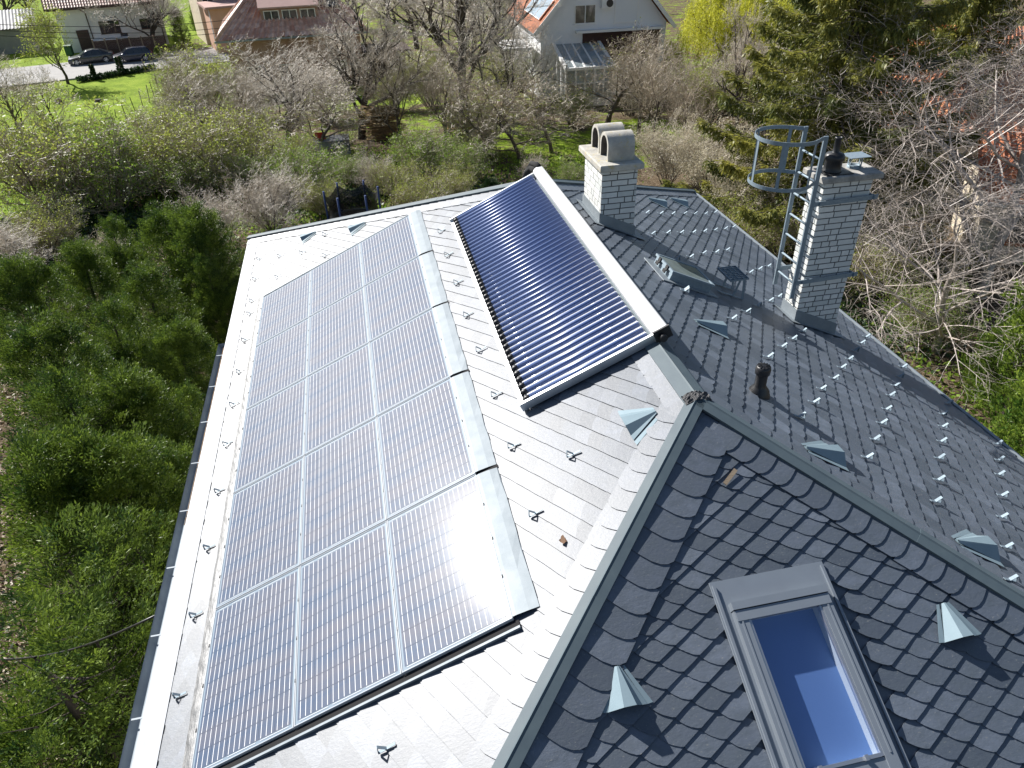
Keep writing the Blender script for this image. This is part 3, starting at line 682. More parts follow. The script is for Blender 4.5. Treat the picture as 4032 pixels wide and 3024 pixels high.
# ------------------------------------------------------------------ snow guards
def guard_mesh(wd):                     # origin on the slate; x downslope, y across, z normal
    mb = MB(); th = .004
    def seg(a, b): mb.bar((a[0], 0, a[1]), (b[0], 0, b[1]), wd, th, (0, 1, 0)) if False else mb.bar((a[0], 0, a[1]), (b[0], 0, b[1]), wd, th)
    seg((-.065, .005), (.062, .005)); seg((.0, .007), (.036, .066)); seg((.036, .066), (.062, .007))
    return mb
gA = [(8.37, 3.71), (9.01, 5.19), (8.57, 4.7), (8.12, 4.2), (7.42, 3.71), (8.13, 5.2), (7.64, 4.69), (7.24, 5.18), (6.77, 5.18), (5.88, 5.18), (5.88, 1.65), (4.96, 5.18), (4.11, 5.18), (3.22, 5.17), (2.32, 5.17), (1.41, 5.17), (.52, 5.19), (-.35, 5.21), (5.0, 1.66), (4.09, 1.66), (3.19, 1.67), (2.34, 1.66), (1.43, 1.66), (.57, 1.66), (.09, 1.18), (-.34, 1.67), (-1.72, 3.22), (-1.25, 5.2), (-2.1, 5.2)]
gB = [(6.27, 2.18), (6.61, 2.62), (6.93, 3.02), (7.35, 3.49), (7.69, 3.9), (8.08, 4.36), (8.6, 4.88), (5.01, 1.74), (5.39, 2.19), (5.75, 2.63), (6.1, 3.06), (6.48, 3.49), (6.91, 3.96), (7.35, 4.44), (7.82, 4.91), (4.1, 1.75), (4.47, 2.18), (4.94, 2.66), (5.29, 3.1), (5.7, 3.55), (2.8, 1.26), (2.33, 1.73), (4.78, 3.49), (5.19, 3.93), (5.63, 4.41), (3.99, 3.56), (3.61, 3.14), (3.2, 2.66), (2.78, 2.22), (2.85, 1.28), (2.73, 3.14), (2.3, 2.67), (1.91, 2.24), (1.44, 1.72), (3.45, 4.92), (3.06, 4.49), (2.63, 4.01), (2.22, 3.58), (1.82, 3.13), (1.39, 2.67), (.98, 2.17), (.58, 1.77), (.17, 1.29), (2.6, 4.92), (2.16, 4.45), (1.77, 4.02), (1.39, 3.59), (.94, 3.13), (.53, 2.69), (.11, 2.23), (-.3, 1.78), (1.74, 4.98), (1.3, 4.43), (.91, 4.03), (.49, 3.58), (.07, 3.12), (-.39, 2.65), (-.79, 2.21), (.86, 4.95), (.42, 4.47), (.06, 4.06), (-.39, 3.58), (-.8, 3.1), (-1.27, 2.61), (-1.7, 2.15), (-.3, 4.95), (-.8, 4.5)]
RB = Matrix((Vector((CA, 0, -SA)), Vector((0, 1, 0)), NB)).transposed().to_4x4()
RAd = Matrix((Vector((-CA, 0, -SA)), Vector((0, -1, 0)), NA)).transposed().to_4x4()
def guards(lst, f, Rm, wd, lb, grp):
    first = None
    for (y, s) in lst:
        if first is None: o = first = guard_mesh(wd).build('snow_guard', M_galv); tag(o, lb, 'snow guard', grp)
        else: o = first.copy(); COL.objects.link(o)
        o.location = f(y, s-.03, .030); o.rotation_euler = (Rm @ Matrix.Rotation(R(random.uniform(-5, 5)), 4, 'Z')).to_euler()
        k = random.uniform(.94, 1.08); o.scale = (k, 1, k)
guards(gB, B, RB, .026, 'small bent galvanised snow guard hook standing on the grey right slope', 'snow guards on the right roof slope')
guards(gA, A, RAd, .022, 'small bent metal snow guard hook on the bright left slope', 'snow guards on the left roof slope')
# bits lying on the slates
mb = MB(); mb.bar(fC(.085, .68, .034), fC(-.05, .785, .034), .034, .006, NC); tag(mb.build('bark_strip', M_wood), 'brown bark strip lying on a dark slate under the hip', 'bark')
mb = MB(); q = A(-.74, 1.50, .032); rgl = random.Random(4)
ring = [q + Vector((math.cos(a)*.03*rgl.uniform(.6, 1.3), math.sin(a)*.045*rgl.uniform(.6, 1.3), rgl.uniform(0, .012))) for a in np.linspace(0, 6.28, 11)[:-1]]
mb.add(ring, [tuple(range(10))]); tag(mb.build('dead_leaf', mat('dry_brown_leaf', (.16, .09, .05), .8)), 'dry brown leaf on the white slates beside the metal hip', 'leaf')
# ------------------------------------------------------------------ ground, road, houses of the neighbourhood
def smooth(e0, e1, x):
    k = min(1, max(0, (x-e0)/(e1-e0))); return k*k*(3-2*k)
def ground_material():
    mt = bpy.data.materials.new('garden_ground'); mt.use_nodes = True; t = mt.node_tree; N = t.nodes; L = t.links; b = N['Principled BSDF']
    b.inputs['Roughness'].default_value = .95; b.inputs['Specular IOR Level'].default_value = .1
    tc = N.new('ShaderNodeTexCoord')
    def nz(sc, det=6, ro=.65):
        n = N.new('ShaderNodeTexNoise'); n.inputs['Scale'].default_value = sc; n.inputs['Detail'].default_value = det; n.inputs['Roughness'].default_value = ro
        L.new(tc.outputs['Object'], n.inputs['Vector']); return n.outputs['Fac']
    def ramp(f, *st):
        r = N.new('ShaderNodeValToRGB'); L.new(f, r.inputs[0]); e = r.color_ramp.elements
        while len(e) < len(st): e.new(.5)
        for q, (p_, c) in zip(e, st): q.position = p_; q.color = (*c, 1)
        return r.outputs[0]
    grass = ramp(nz(.9), (.25, (.11, .17, .014)), (.5, (.21, .31, .022)), (.75, (.33, .42, .05)))
    gfine = ramp(nz(14), (.3, (.55, .6, .5)), (.7, (1.25, 1.2, 1.3)))
    mg = N.new('ShaderNodeMix'); mg.data_type = 'RGBA'; mg.blend_type = 'MULTIPLY'; mg.inputs[0].default_value = 1; L.new(grass, mg.inputs[6]); L.new(gfine, mg.inputs[7])
    litter = ramp(nz(9, 8, .75), (.34, (.035, .026, .017)), (.50, (.11, .08, .05)), (.60, (.24, .19, .13)), (.74, (.50, .45, .37)))
    at_ = N.new('ShaderNodeAttribute'); at_.attribute_name = 'lawn'
    ad = N.new('ShaderNodeMath'); ad.operation = 'ADD'; L.new(at_.outputs['Fac'], ad.inputs[0])
    sb = N.new('ShaderNodeMath'); sb.operation = 'MULTIPLY_ADD'; sb.inputs[1].default_value = 1.3; sb.inputs[2].default_value = -.65; L.new(nz(1.1), sb.inputs[0]); L.new(sb.outputs[0], ad.inputs[1])
    mr = N.new('ShaderNodeMapRange'); mr.inputs[1].default_value = .38; mr.inputs[2].default_value = .62; L.new(ad.outputs[0], mr.inputs[0])
    mx = N.new('ShaderNodeMix'); mx.data_type = 'RGBA'; L.new(mr.outputs[0], mx.inputs[0]); L.new(litter, mx.inputs[6]); L.new(mg.outputs[2], mx.inputs[7])
    L.new(mx.outputs[2], b.inputs['Base Color'])
    bp = N.new('ShaderNodeBump'); bp.inputs['Strength'].default_value = .8; bp.inputs['Distance'].default_value = .06; L.new(nz(16, 6, .7), bp.inputs['Height']); L.new(bp.outputs[0], b.inputs['Normal'])
    return mt
lawns = []
for (px, py, rad, amt) in ((240, 220, 15, 1), (40, 330, 13, 1), (20, 450, 6, .9), (330, 165, 12, 1), (60, 110, 18, .9), (800, 215, 6, 1), (880, 260, 6, .5), (1120, 300, 6, .6), (1400, 285, 5, .75), (620, 290, 5, .35), (500, 230, 6, .3), (700, 300, 4, .45), (1250, 330, 6, .55), (40, 60, 40, .9), (760, 170, 8, .8), (960, 180, 8, .35), (1000, 90, 60, .42), (1500, 60, 60, .42), (300, 60, 50, .5)):
    q = at(px, py); lawns.append((q.x, q.y, rad, amt))
def lawn(x, y):
    v = 0
    for (a, b_, r_, m_) in lawns:
        d = math.hypot(x-a, y-b_); v = max(v, m_*(1-smooth(r_*.55, r_*1.25, d)))
    return v
xs = np.concatenate([np.linspace(-900, -90, 16), np.linspace(-80, 80, 161), np.linspace(90, 900, 16)]); ys = np.concatenate([np.linspace(-500, -40, 10), np.linspace(-30, 130, 161), np.linspace(145, 1200, 16)])
hill = lambda x, y: gz(x, y) + (25*smooth(150, 700, math.hypot(x+2, y+4)) if y > 0 else 0)
vv = [(x, y, hill(x, y)) for y in ys for x in xs]; nx_ = len(xs)
ff = [(j*nx_+i, j*nx_+i+1, (j+1)*nx_+i+1, (j+1)*nx_+i) for j in range(len(ys)-1) for i in range(nx_-1)]
me = bpy.data.meshes.new('ground'); me.from_pydata(vv, [], ff); me.materials.append(ground_material())
a_ = me.attributes.new('lawn', 'FLOAT', 'POINT'); a_.data.foreach_set('value', [lawn(x, y) for x, y, z in vv]); me.polygons.foreach_set('use_smooth', [True]*len(ff))
link('ground', me, kind='structure')
# street: a strip with kerb and verge
ra, rbp = at(-150, 196), at(372, 138); rd = (rbp-ra); rd.z = 0; rd.normalize(); rn = Vector((-rd.y, rd.x, 0))   # rn points away from us
rm = (ra+rbp)/2
def strip(name, o0, o1, h, m_, L0=-90, L1=130):
    mb = MB(); n = 60; vs = []
    for i in range(n+1):
        q = rm + rd*(L0+(L1-L0)*i/n); 
        for o in (o0, o1): c = q + rn*o; vs.append((c.x, c.y, gz(c.x, c.y)+h))
    mb.add(vs, [(2*i, 2*i+2, 2*i+3, 2*i+1) for i in range(n)]); return mb.build(name, m_, kind='structure')
M_road = mat('pale_asphalt', (.30, .295, .285), .9, noise=(.8, (.36, .35, .33), .8), bump=(30, .4, .01), mottle=(2.2, (.25, .24, .235), .6, .64))
M_kerb = mat('kerb_concrete', (.38, .37, .35), .9, noise=(6, (.3, .3, .28), .8))
near_o = (at(200, 168)-rm).dot(rn); far_o = (at(240, 140)-rm).dot(rn)
strip('road', near_o+.3, far_o+4.5, .03, M_road, -90, 31)
mb = MB()
for (o, h) in ((near_o+.15, .13),):
    for i in range(60):
        q = rm + rd*(-90+i*2.0) + rn*o; q.z = gz(q.x, q.y)+h/2; e = q + rd*1.98; e.z = gz(e.x, e.y)+h/2; mb.bar(q, e, .15, h)
mb.build('kerb', M_kerb, kind='structure')
def frame_at(P, d):                     # local frame: x along d, y away, z up
    d = Vector((d.x, d.y, 0)).normalized(); n_ = Vector((-d.y, d.x, 0)); return Matrix(((d.x, n_.x, 0, P.x), (d.y, n_.y, 0, P.y), (0, 0, 1, P.z), (0, 0, 0, 1)))
M_tile = mat('weathered_roof_tile', (.55, .28, .20), .55, tint=(.85, .62, .50), noise=(2.5, (.40, .22, .16), .7))
M_red = mat('orange_red_roof_tile', (.48, .15, .055), .75, tint=(.62, .24, .10), noise=(2, (.36, .13, .07), .7))
M_dkwood = mat('dark_brown_trim', (.06, .032, .025), .6, noise=(9, (.09, .05, .04), .7))
M_shut = mat('white_shutter', (.74, .76, .78), .6, noise=(.5, (.70, .72, .74), .5), bump=(40, .2, .004), stretch=(.02, .02, 1))
def tile_slope(mb, P00, P10, P01, P11, wv=.30, rowh=.42, amp=.08, mat_=0, rng=random):
    """pan tiles: waves across, steps down; P0x eave, P1x top; handles trapezoids"""
    P00, P10, P01, P11 = map(Vector, (P00, P10, P01, P11)); W_ = max((P01-P00).length, (P11-P10).length); H_ = ((P10+P11)/2-(P00+P01)/2).length
    n_ = (P01-P00).cross(P10-P00)
    if n_.length < 1e-6: n_ = (P11-P00).cross(P10-P00)
    n_.normalize(); n_ = n_ if n_.z > 0 else -n_
    nu, nv = max(4, int(W_/wv)*4), max(2, int(H_/rowh)); vs = []; 
    for j in range(nv):
        for e in (0, 1):
            v = (j+e)/nv; a, b_ = P00.lerp(P10, v), P01.lerp(P11, v); wloc = (b_-a).length
            for i in range(nu+1):
                u = i/nu; x = u*W_; h = amp*(.5+.5*math.cos(2*math.pi*x/wv)) + (.03 if e == 0 else 0)
                vs.append(a.lerp(b_, u)+n_*h)
    for j in range(nv):
        o = 2*j*(nu+1)
        for i in range(nu):
            if i % 4 == 0: val = rng.random()
            mb.add([vs[o+i], vs[o+i+1], vs[o+nu+1+i+1], vs[o+nu+1+i]], [(0, 1, 2, 3)], mat_, False, val)
        if j:
            oo = o-(nu+1); mb.add([vs[oo+i] for i in range(nu+1)]+[vs[o+i] for i in range(nu+1)], [(i, i+1, nu+2+i, nu+1+i) for i in range(nu)], mat_, False, .3)
class House:
    def __init__(s, label, P, d, cat='house'):
        s.root = thing('house', label, cat); s.root.matrix_world = frame_at(P, d)
        loc, rot, sc = s.root.matrix_world.decompose(); s.root.rotation_euler = rot.to_euler()
    def add(s, mb, name, m_, label=None):
        o = mb.build(name, m_, s.root)
        if label: o['label'] = label
        return o
    def wall(s, x0, x1, y0, y1, z0, z1, m_, name='wall'):
        mb = MB(); mb.box(((x0+x1)/2, (y0+y1)/2, (z0+z1)/2), (x1-x0, y1-y0, z1-z0)); return s.add(mb, name, m_)
    def window(s, x, z, w_, h_, y, fm, gm_=None, axis='x', sg=-1, shutter=False):
        """front window at plane y (axis x) or side window at plane x=y (axis y)"""
        def bx(a0, a1, z0, z1, d0, d1):
            mb_.box(*(((((a0+a1)/2, y+sg*(d0+d1)/2, (z0+z1)/2), (a1-a0, abs(d1-d0), z1-z0))) if axis == 'x' else ((y+sg*(d0+d1)/2, (a0+a1)/2, (z0+z1)/2), (abs(d1-d0), a1-a0, z1-z0))))
        mb_ = MB(); t = .07
        bx(x-w_/2, x+w_/2, z, z+t, .0, .05); bx(x-w_/2, x+w_/2, z+h_-t, z+h_, .0, .05); bx(x-w_/2, x-w_/2+t, z+t, z+h_-t, .0, .05); bx(x+w_/2-t, x+w_/2, z+t, z+h_-t, .0, .05)
        if w_ > .9 and not shutter: bx(x-t/2, x+t/2, z+t, z+h_-t, .0, .05)
        bx(x-w_/2-.06, x+w_/2+.06, z-.05, z, .0, .12)
        fr_ = s.add(mb_, 'window', fm)
        mb_ = MB(); bx(x-w_/2+t, x+w_/2-t, z+t, z+h_-t, .0, .02); p_ = mb_.build('shutter' if shutter else 'pane', M_shut if shutter else M_glass, fr_); return fr_
# --- white house with dark brown eaves across the street (top left)
Pw = at(146, 116); Pe = at(366, 95); d1_ = Pe-Pw; W1 = Vector((d1_.x, d1_.y, 0)).length
H1 = House('long white house with dark brown eaves and tiled roof across the street', Pw, d1_)
zt1 = 4.9
H1.wall(0, W1, 0, 9, -1, zt1, M_render)
mb = MB(); tile_slope(mb, (-.9, -.9, zt1-.1), (-.9, 5, zt1+3.6), (W1+.7, -.9, zt1-.1), (W1+.7, 5, zt1+3.6)); H1.add(mb, 'roof', M_tile)
mb = MB(); mb.box((W1/2-.1, -.9, zt1-.18), (W1+1.6, .06, .26)); mb.box((W1/2-.1, -.45, zt1-.32), (W1+1.6, .86, .04)); H1.add(mb, 'eave_board', M_dkwood)
for xx in (W1*.28, W1*.965):
    mb = MB(); mb.tube([(xx-.6, -.85, zt1-.2), (xx-.3, -.5, zt1-.5), (xx, -.1, zt1-.7), (xx+.05, -.09, .2)], .055, 6); H1.add(mb, 'drainpipe', M_dkwood)
for (xx, zz, ww, hh) in ((W1*.47, 1.75, 2.2, 1.35), (W1*.83, 1.9, 1.4, 1.1), (W1*.585, .35, .8, 1.3)): H1.window(xx, zz, ww, hh, 0, M_dkwood)
mb = MB(); mb.box((W1*.2, -.04, 1.2), (1.3, .06, 2.3)); H1.add(mb, 'door', M_dkwood)
mb = MB(); mb.box((W1*.45, -.8, 1.25), (4.0, 1.6, .12)); mb.box((W1*.45-1.9, -1.5, .2), (.12, .12, 2)); mb.box((W1*.45+1.9, -1.5, .2), (.12, .12, 2)); H1.add(mb, 'porch', M_shut)
# brown board fence with gate in front of it
Pf0, Pf1 = at(212, 128), at(366, 116); df_ = Pf1-Pf0; LF = Vector((df_.x, df_.y, 0)).length
fe = thing('board_fence', 'dark brown board fence in front of the white house behind the cars', 'fence'); fe.matrix_world = frame_at(Pf0, df_); fe.rotation_euler = fe.matrix_world.to_euler()
for k in range(6):
    x0, x1 = k*LF/6, (k+1)*LF/6; mb = MB(); rgl = random.Random(k)
    xx = x0+.08
    while xx < x1-.08: mb.box((xx+.06, 0, 1.0+.02*k), (.115, .03, 1.75+rgl.uniform(-.02, .02))); xx += .125
    mb.box(((x0+x1)/2, .04, 1.6), (x1-x0-.1, .05, .08)); mb.build('fence_panel', M_dkwood, fe)
    mb = MB(); mb.box((x0, 0, 1.0), (.14, .14, 2.1)); mb.build('post', M_wood, fe)
# --- beige house behind it
P2 = at_dist(440, 62, 104); P2.z = gz(P2.x, P2.y)
H2 = House('beige house wall with tall windows behind the tiled roof, at the top edge', P2, rd)
H2.wall(0, 12, 0, 8, -1, 9, M_cream)
for xx in (1.2, 4.2, 7.2): H2.window(xx, 4.2, 1.3, 1.9, 0, M_white)
mb = MB(); tile_slope(mb, (-.6, -.6, 9), (-.6, 4, 12), (12.6, -.6, 9), (12.6, 4, 12)); H2.add(mb, 'roof', M_tile)
P2b = at_dist(462, 66, 97); P2b.z = gz(P2b.x, P2b.y)
H2b = House('low peach coloured annexe with flat brown roof at the top edge', P2b, rd, 'building')
H2b.wall(0, 9, 0, 5, -1, 4.6, M_peach); mb = MB(); mb.box((4.5, 2.2, 4.75), (10, 6, .22)); H2b.add(mb, 'roof', mat('brown_roof_felt', (.40, .25, .22), .85, noise=(1, (.46, .30, .26), .7)))
mb = MB(); mb.tube([(-.1, -.1, 0), (-.1, -.1, 4.6)], .06, 6); H2b.add(mb, 'drainpipe', M_white)
H2b.window(3, 1.8, 1.2, 1.3, 0, M_white)
# --- tiled hip roof house with shed dormer (top, left of centre)
DE = 72; Pl = at_dist(466, 86, DE); Pr = at_dist(795, 72, DE); ze = (Pl.z+Pr.z)/2; d3 = Pr-Pl; W3 = Vector((d3.x, d3.y, 0)).length
P3 = Vector((Pl.x, Pl.y, gz(Pl.x, Pl.y))); H3 = House('house with weathered clay tile hipped roof and wide shed dormer behind bare trees', P3, d3)
he = ze-P3.z; M_rose = mat('faded_brick_render', (.34, .20, .15), .9, noise=(2, (.42, .28, .22), .8))
H3.wall(.7, W3-.7, .7, W3-1.5, -1, he, M_rose)
rise = 4.6; run = W3*.42; xl, xr = run*.92, W3-run*.92
mb = MB(); tile_slope(mb, (0, 0, he), (xl, run, he+rise), (W3, 0, he), (xr, run, he+rise), .46, .52, .11)
tile_slope(mb, (0, 13, he), (xl, 13-run, he+rise), (0, 0, he), (xl, run, he+rise)); tile_slope(mb, (W3, 0, he), (xr, run, he+rise), (W3, 13, he), (xr, 13-run, he+rise))
H3.add(mb, 'roof', M_tile)
mb = MB(); mb.tube([(0, 0, he+.1), (xl, run, he+rise+.1)], .13, 6); mb.tube([(W3, 0, he+.1), (xr, run, he+rise+.1)], .13, 6); mb.tube([(xl, run, he+rise+.1), (xr, run, he+rise+.1)], .13, 6); H3.add(mb, 'ridge_tiles', M_tile)
mb = MB(); mb.box((W3/2, -.06, he-.05), (W3+.3, .14, .14)); H3.add(mb, 'gutter', M_zinc)
sl_ = rise/run; dx0, dx1, dy0 = W3*.30, W3*.70, 1.4; dz1 = he+rise*.80
vs = [(dx0, dy0-.5, he+2.25), (dx1, dy0-.5, he+2.25), (dx1, 4.4, he+sl_*4.4+.14), (dx0, 4.4, he+sl_*4.4+.14)]
mb = MB(); mb.add(vs+[(x, y, z-.12) for x, y, z in vs], [(0, 1, 2, 3), (0, 4, 5, 1), (1, 5, 6, 2), (3, 7, 4, 0)]); H3.add(mb, 'dormer_roof', mat('pinkish_roof_felt', (.46, .30, .26), .85, noise=(1.5, (.52, .35, .31), .7)))
mb = MB(); mb.box(((dx0+dx1)/2, dy0+1.2, he+1.25), (dx1-dx0-.3, 2.4, 1.8)); H3.add(mb, 'dormer_wall', M_rose)
for xx in (.2, .5, .8): H3.window(dx0+(dx1-dx0)*xx, he+1.15, 1.3, .8, dy0, M_white)
cx3 = W3*.80; mb = MB(); nrm3 = Vector((0, -rise, run)).normalized(); c3 = Vector((cx3, 2.6, he+sl_*2.6))+nrm3*.12
M3 = Matrix((Vector((1, 0, 0)), Vector((0, run, rise)).normalized(), nrm3)).transposed(); mb.box(c3, (1.1, 1.5, .12), M3, 0); mb.box(c3+nrm3*.07, (.85, 1.25, .03), M3, 1); H3.add(mb, 'roof_window', [M_dkwood, M_glass])
for xx in (.2, .42, .78): H3.window(W3*xx, 1.0, 1.3, 1.3, .7, M_white)
mb = MB(); mb.box((W3+1.5, 1.5, 2.9), (4.2, 4, .15)); mb.box((W3+3.4, -.3, 1.2), (.15, .15, 3.4)); mb.box((W3+1.5, 3.4, 1.2), (4.0, .12, 3.4)); H3.add(mb, 'lean_to_porch', M_dkwood)
# --- white gabled house with red roof, conservatory and air conditioner (top centre)
Pg = at_dist(1168, 150, 62); Pg.z = gz(Pg.x, Pg.y); Pg2 = at_dist(1440, 130, 62); dg = Pg2-Pg; W4 = Vector((dg.x, dg.y, 0)).length; dg = Matrix.Rotation(R(17), 3, 'Z') @ Vector((dg.x, dg.y, 0)); W4 *= 1.04
H4 = House('white gabled house with orange tiled roof, conservatory and air conditioner box', Pg, dg)
he4, pk = 5.2, 5.2+W4*.56
mb = MB(); prof4 = [(0, -1), (W4, -1), (W4, he4), (W4/2, pk), (0, he4)]; vs = [(x, 0, z) for x, z in prof4]+[(x, 11, z) for x, z in prof4]
mb.add(vs, [(0, 1, 2, 3, 4), (9, 8, 7, 6, 5), (0, 5, 6, 1), (1, 6, 7, 2), (4, 9, 5, 0)]); H4.add(mb, 'wall', mat('cool_white_render', (.78, .79, .80), .85, noise=(.9, (.73, .75, .77), .6)))
mb = MB(); o_ = .6; k4 = .56*2
tile_slope(mb, (-o_, 11.5, he4-o_*k4*.5), (W4/2, 11.5, pk+.15), (-o_, -.5, he4-o_*k4*.5), (W4/2, -.5, pk+.15))
tile_slope(mb, (W4+o_, -.5, he4-o_*k4*.5), (W4/2, -.5, pk+.15), (W4+o_, 11.5, he4-o_*k4*.5), (W4/2, 11.5, pk+.15)); H4.add(mb, 'roof', M_red)
mb = MB()
for sgx in (0, 1):
    a = Vector((-o_ if sgx == 0 else W4+o_, -.52, he4-o_*k4*.5-.05)); b_ = Vector((W4/2, -.52, pk+.10)); mb.bar(a, b_, .06, .28)
H4.add(mb, 'barge_board', M_white)
rsl = (Vector((W4/2, 0, pk+.15))-Vector((-o_, 0, he4-o_*k4*.5))).normalized(); nr4 = Vector((-rsl.z, 0, rsl.x))
for k in range(2):
    for q in range(3):
        c = Vector((-o_, 1.2+q*1.9, he4-o_*k4*.5)) + rsl*(1.9+k*1.9) + nr4*.22; M4 = Matrix((rsl, Vector((0, 1, 0)), nr4)).transposed()
        mb = MB(); mb.box(c, (1.75, 1.75, .06), M4, 0); mb.box(c+nr4*.035, (1.65, 1.65, .01), M4, 1); H4.add(mb, 'solar_panel', [M_alu, mat('pale_sky_glass', (.30, .36, .40), .15, spec=.8, noise=(.8, (.4, .46, .5), .6)) if (k, q) == (0, 0) else bpy.data.materials['pale_sky_glass']])
H4.window(W4*.345, he4+.15, 1.7, 1.35, 0, M_white); H4.window(W4*.67, he4+.1, 1.9, 1.7, 0, M_white, shutter=True)
mb = MB(); mb.box((W4*.51, -.25, he4+1.55), (.95, .4, .7)); mb.box((W4*.51, -.46, he4+1.55), (.93, .012, .02)); ac = H4.add(mb, 'air_conditioner', M_white)
mb = MB(); mb.tube([(W4*.51+.13, -.45, he4+1.55), (W4*.51+.13, -.475, he4+1.55)], .27, 18); mb.build('fan_grille', M_black, ac)
mb = MB(); mb.box((W4*.62, -.3, he4-.35), (W4*.70, .6, .16)); H4.add(mb, 'ledge', M_white)
mb = MB(); mb.box((W4*.64, -.03, he4-1.7), (W4*.62, .06, 2.5)); H4.add(mb, 'ground_floor_boarding', M_maroon)
# conservatory in front
cx0_, cx1_, cy0_, zc0, zc1 = W4*.10, W4*.46, -4.2, 2.9, 4.0
con = bpy.data.objects.new('conservatory', None); COL.objects.link(con); con.parent = H4.root; con['label'] = 'white framed glazed conservatory in front of the gable'
def cadd(mb, n, m_): return mb.build(n, m_, con)
mb = MB(); mb.box(((cx0_+cx1_)/2, cy0_/2, .2), (cx1_-cx0_, -cy0_, 1.2)); cadd(mb, 'plinth', M_render)
mb = MB()
for x in np.linspace(cx0_, cx1_, 6): mb.box((x, cy0_, 1.9), (.14, .14, 2.3)); mb.bar((x, cy0_, zc0+.1), (x, 0, zc1), .12, .12)
for y in np.linspace(cy0_, 0, 4): mb.box((cx1_, y, 2.0), (.14, .14, 2.6)); mb.box((cx0_, y, 2.0), (.14, .14, 2.6))
mb.box(((cx0_+cx1_)/2, cy0_, zc0+.05), (cx1_-cx0_+.2, .18, .2)); mb.box(((cx0_+cx1_)/2, cy0_, 1.9), (cx1_-cx0_, .08, .08)); mb.box((cx1_, cy0_/2, 1.9), (.08, -cy0_, .08)); mb.bar((cx1_, cy0_, zc0+.1), (cx1_, 0, zc1), .25, .2); mb.bar((cx0_, cy0_, zc0+.1), (cx0_, 0, zc1), .25, .2)
cadd(mb, 'frame', M_white)
mb = MB(); mb.add([(cx0_, cy0_+.05, .8), (cx1_, cy0_+.05, .8), (cx1_, cy0_+.05, zc0), (cx0_, cy0_+.05, zc0)], [(0, 1, 2, 3)]); mb.add([(cx1_-.05, cy0_+.06, .8), (cx1_-.05, 0, .8), (cx1_-.05, 0, zc1-.1), (cx1_-.05, cy0_+.06, zc0)], [(0, 1, 2, 3)]); mb.add([(cx0_, cy0_+.05, zc0+.12), (cx1_, cy0_+.05, zc0+.12), (cx1_, 0, zc1), (cx0_, 0, zc1)], [(0, 1, 2, 3)])
cadd(mb, 'glazing', mat('pale_conservatory_glass', (.34, .39, .41), .15, spec=.7, noise=(.6, (.22, .26, .27), .8)))
for x in (-2.2, -1.0): 
    mb = MB(); mb.box((x, 1.0, 1.4), (.3, .3, 4.6)); H4.add(mb, 'porch_column', M_white)
mb = MB(); mb.box((-1.6, 2.5, 3.7), (2.4, 4, .2)); H4.add(mb, 'porch_roof', M_white)
# --- red roofed house behind the spruce on the right
P5 = at(1800, 425); P5.z = gz(P5.x, P5.y); dr5 = rt.copy(); dr5.z = 0; dr5 = (dr5 + Vector((0, -.35, 0))).normalized()
H5 = House('white house with orange tiled roofs showing behind the spruce on the right', P5, dr5)
H5.wall(0, 13, 0, 9, -1, 3.6, M_render)
mb = MB(); tile_slope(mb, (-.6, -.7, 3.5), (3.2, 4.5, 7.0), (13.6, -.7, 3.5), (9.8, 4.5, 7.0)); tile_slope(mb, (-.6, 9.7, 3.5), (3.2, 4.5, 7), (-.6, -.7, 3.5), (3.2, 4.5, 7)); H5.add(mb, 'roof', M_red)
for xx in (2, 5, 8, 11): H5.window(xx, 1.0, 1.2, 1.4, 0, M_dkwood)
mb = MB(); mb.box((13.7/2, -.72, 3.42), (14.4, .12, .14)); H5.add(mb, 'gutter', M_white)
P6 = at(2090, 560); P6.z = gz(P6.x, P6.y)
H6 = House('low outbuilding with orange tiles and cream wall at the right edge', P6, dr5, 'building')
H6.wall(0, 8, 0, 4, -1, 2.6, M_cream); mb = MB(); tile_slope(mb, (-.5, -.6, 2.5), (-.5, 2.6, 4.3), (8.5, -.6, 2.5), (8.5, 2.6, 4.3)); H6.add(mb, 'roof', M_red)
mb = MB(); mb.box((4, -.65, 2.5), (9.2, .1, .14)); H6.add(mb, 'gutter', M_white)
for xx in (1.5, 3.6, 5.8): H6.window(xx, .8, .9, 1.3, 0, M_red)
# --- grey shed at the top left edge
P7 = at(-60, 125); H7 = House('grey shed with corrugated roof at the left picture edge', P7, rd, 'shed')
H7.wall(0, 7, 0, 6, -.5, 2.6, mat('grey_concrete_wall', (.28, .28, .26), .9, noise=(1, (.22, .22, .21), .8)))
mb = MB(); n = 90; vs = []
for i in range(n+1): x = -.6+8.2*i/n; z = .05*math.cos(i*math.pi/2); vs += [(x, -.8, 2.75+z), (x, 6.8, 4.0+z)]
mb.add(vs, [(2*i, 2*i+2, 2*i+3, 2*i+1) for i in range(n)]); H7.add(mb, 'roof', mat('corrugated_grey_roof', (.33, .33, .33), .7, noise=(1.5, (.26, .26, .26), .8)))
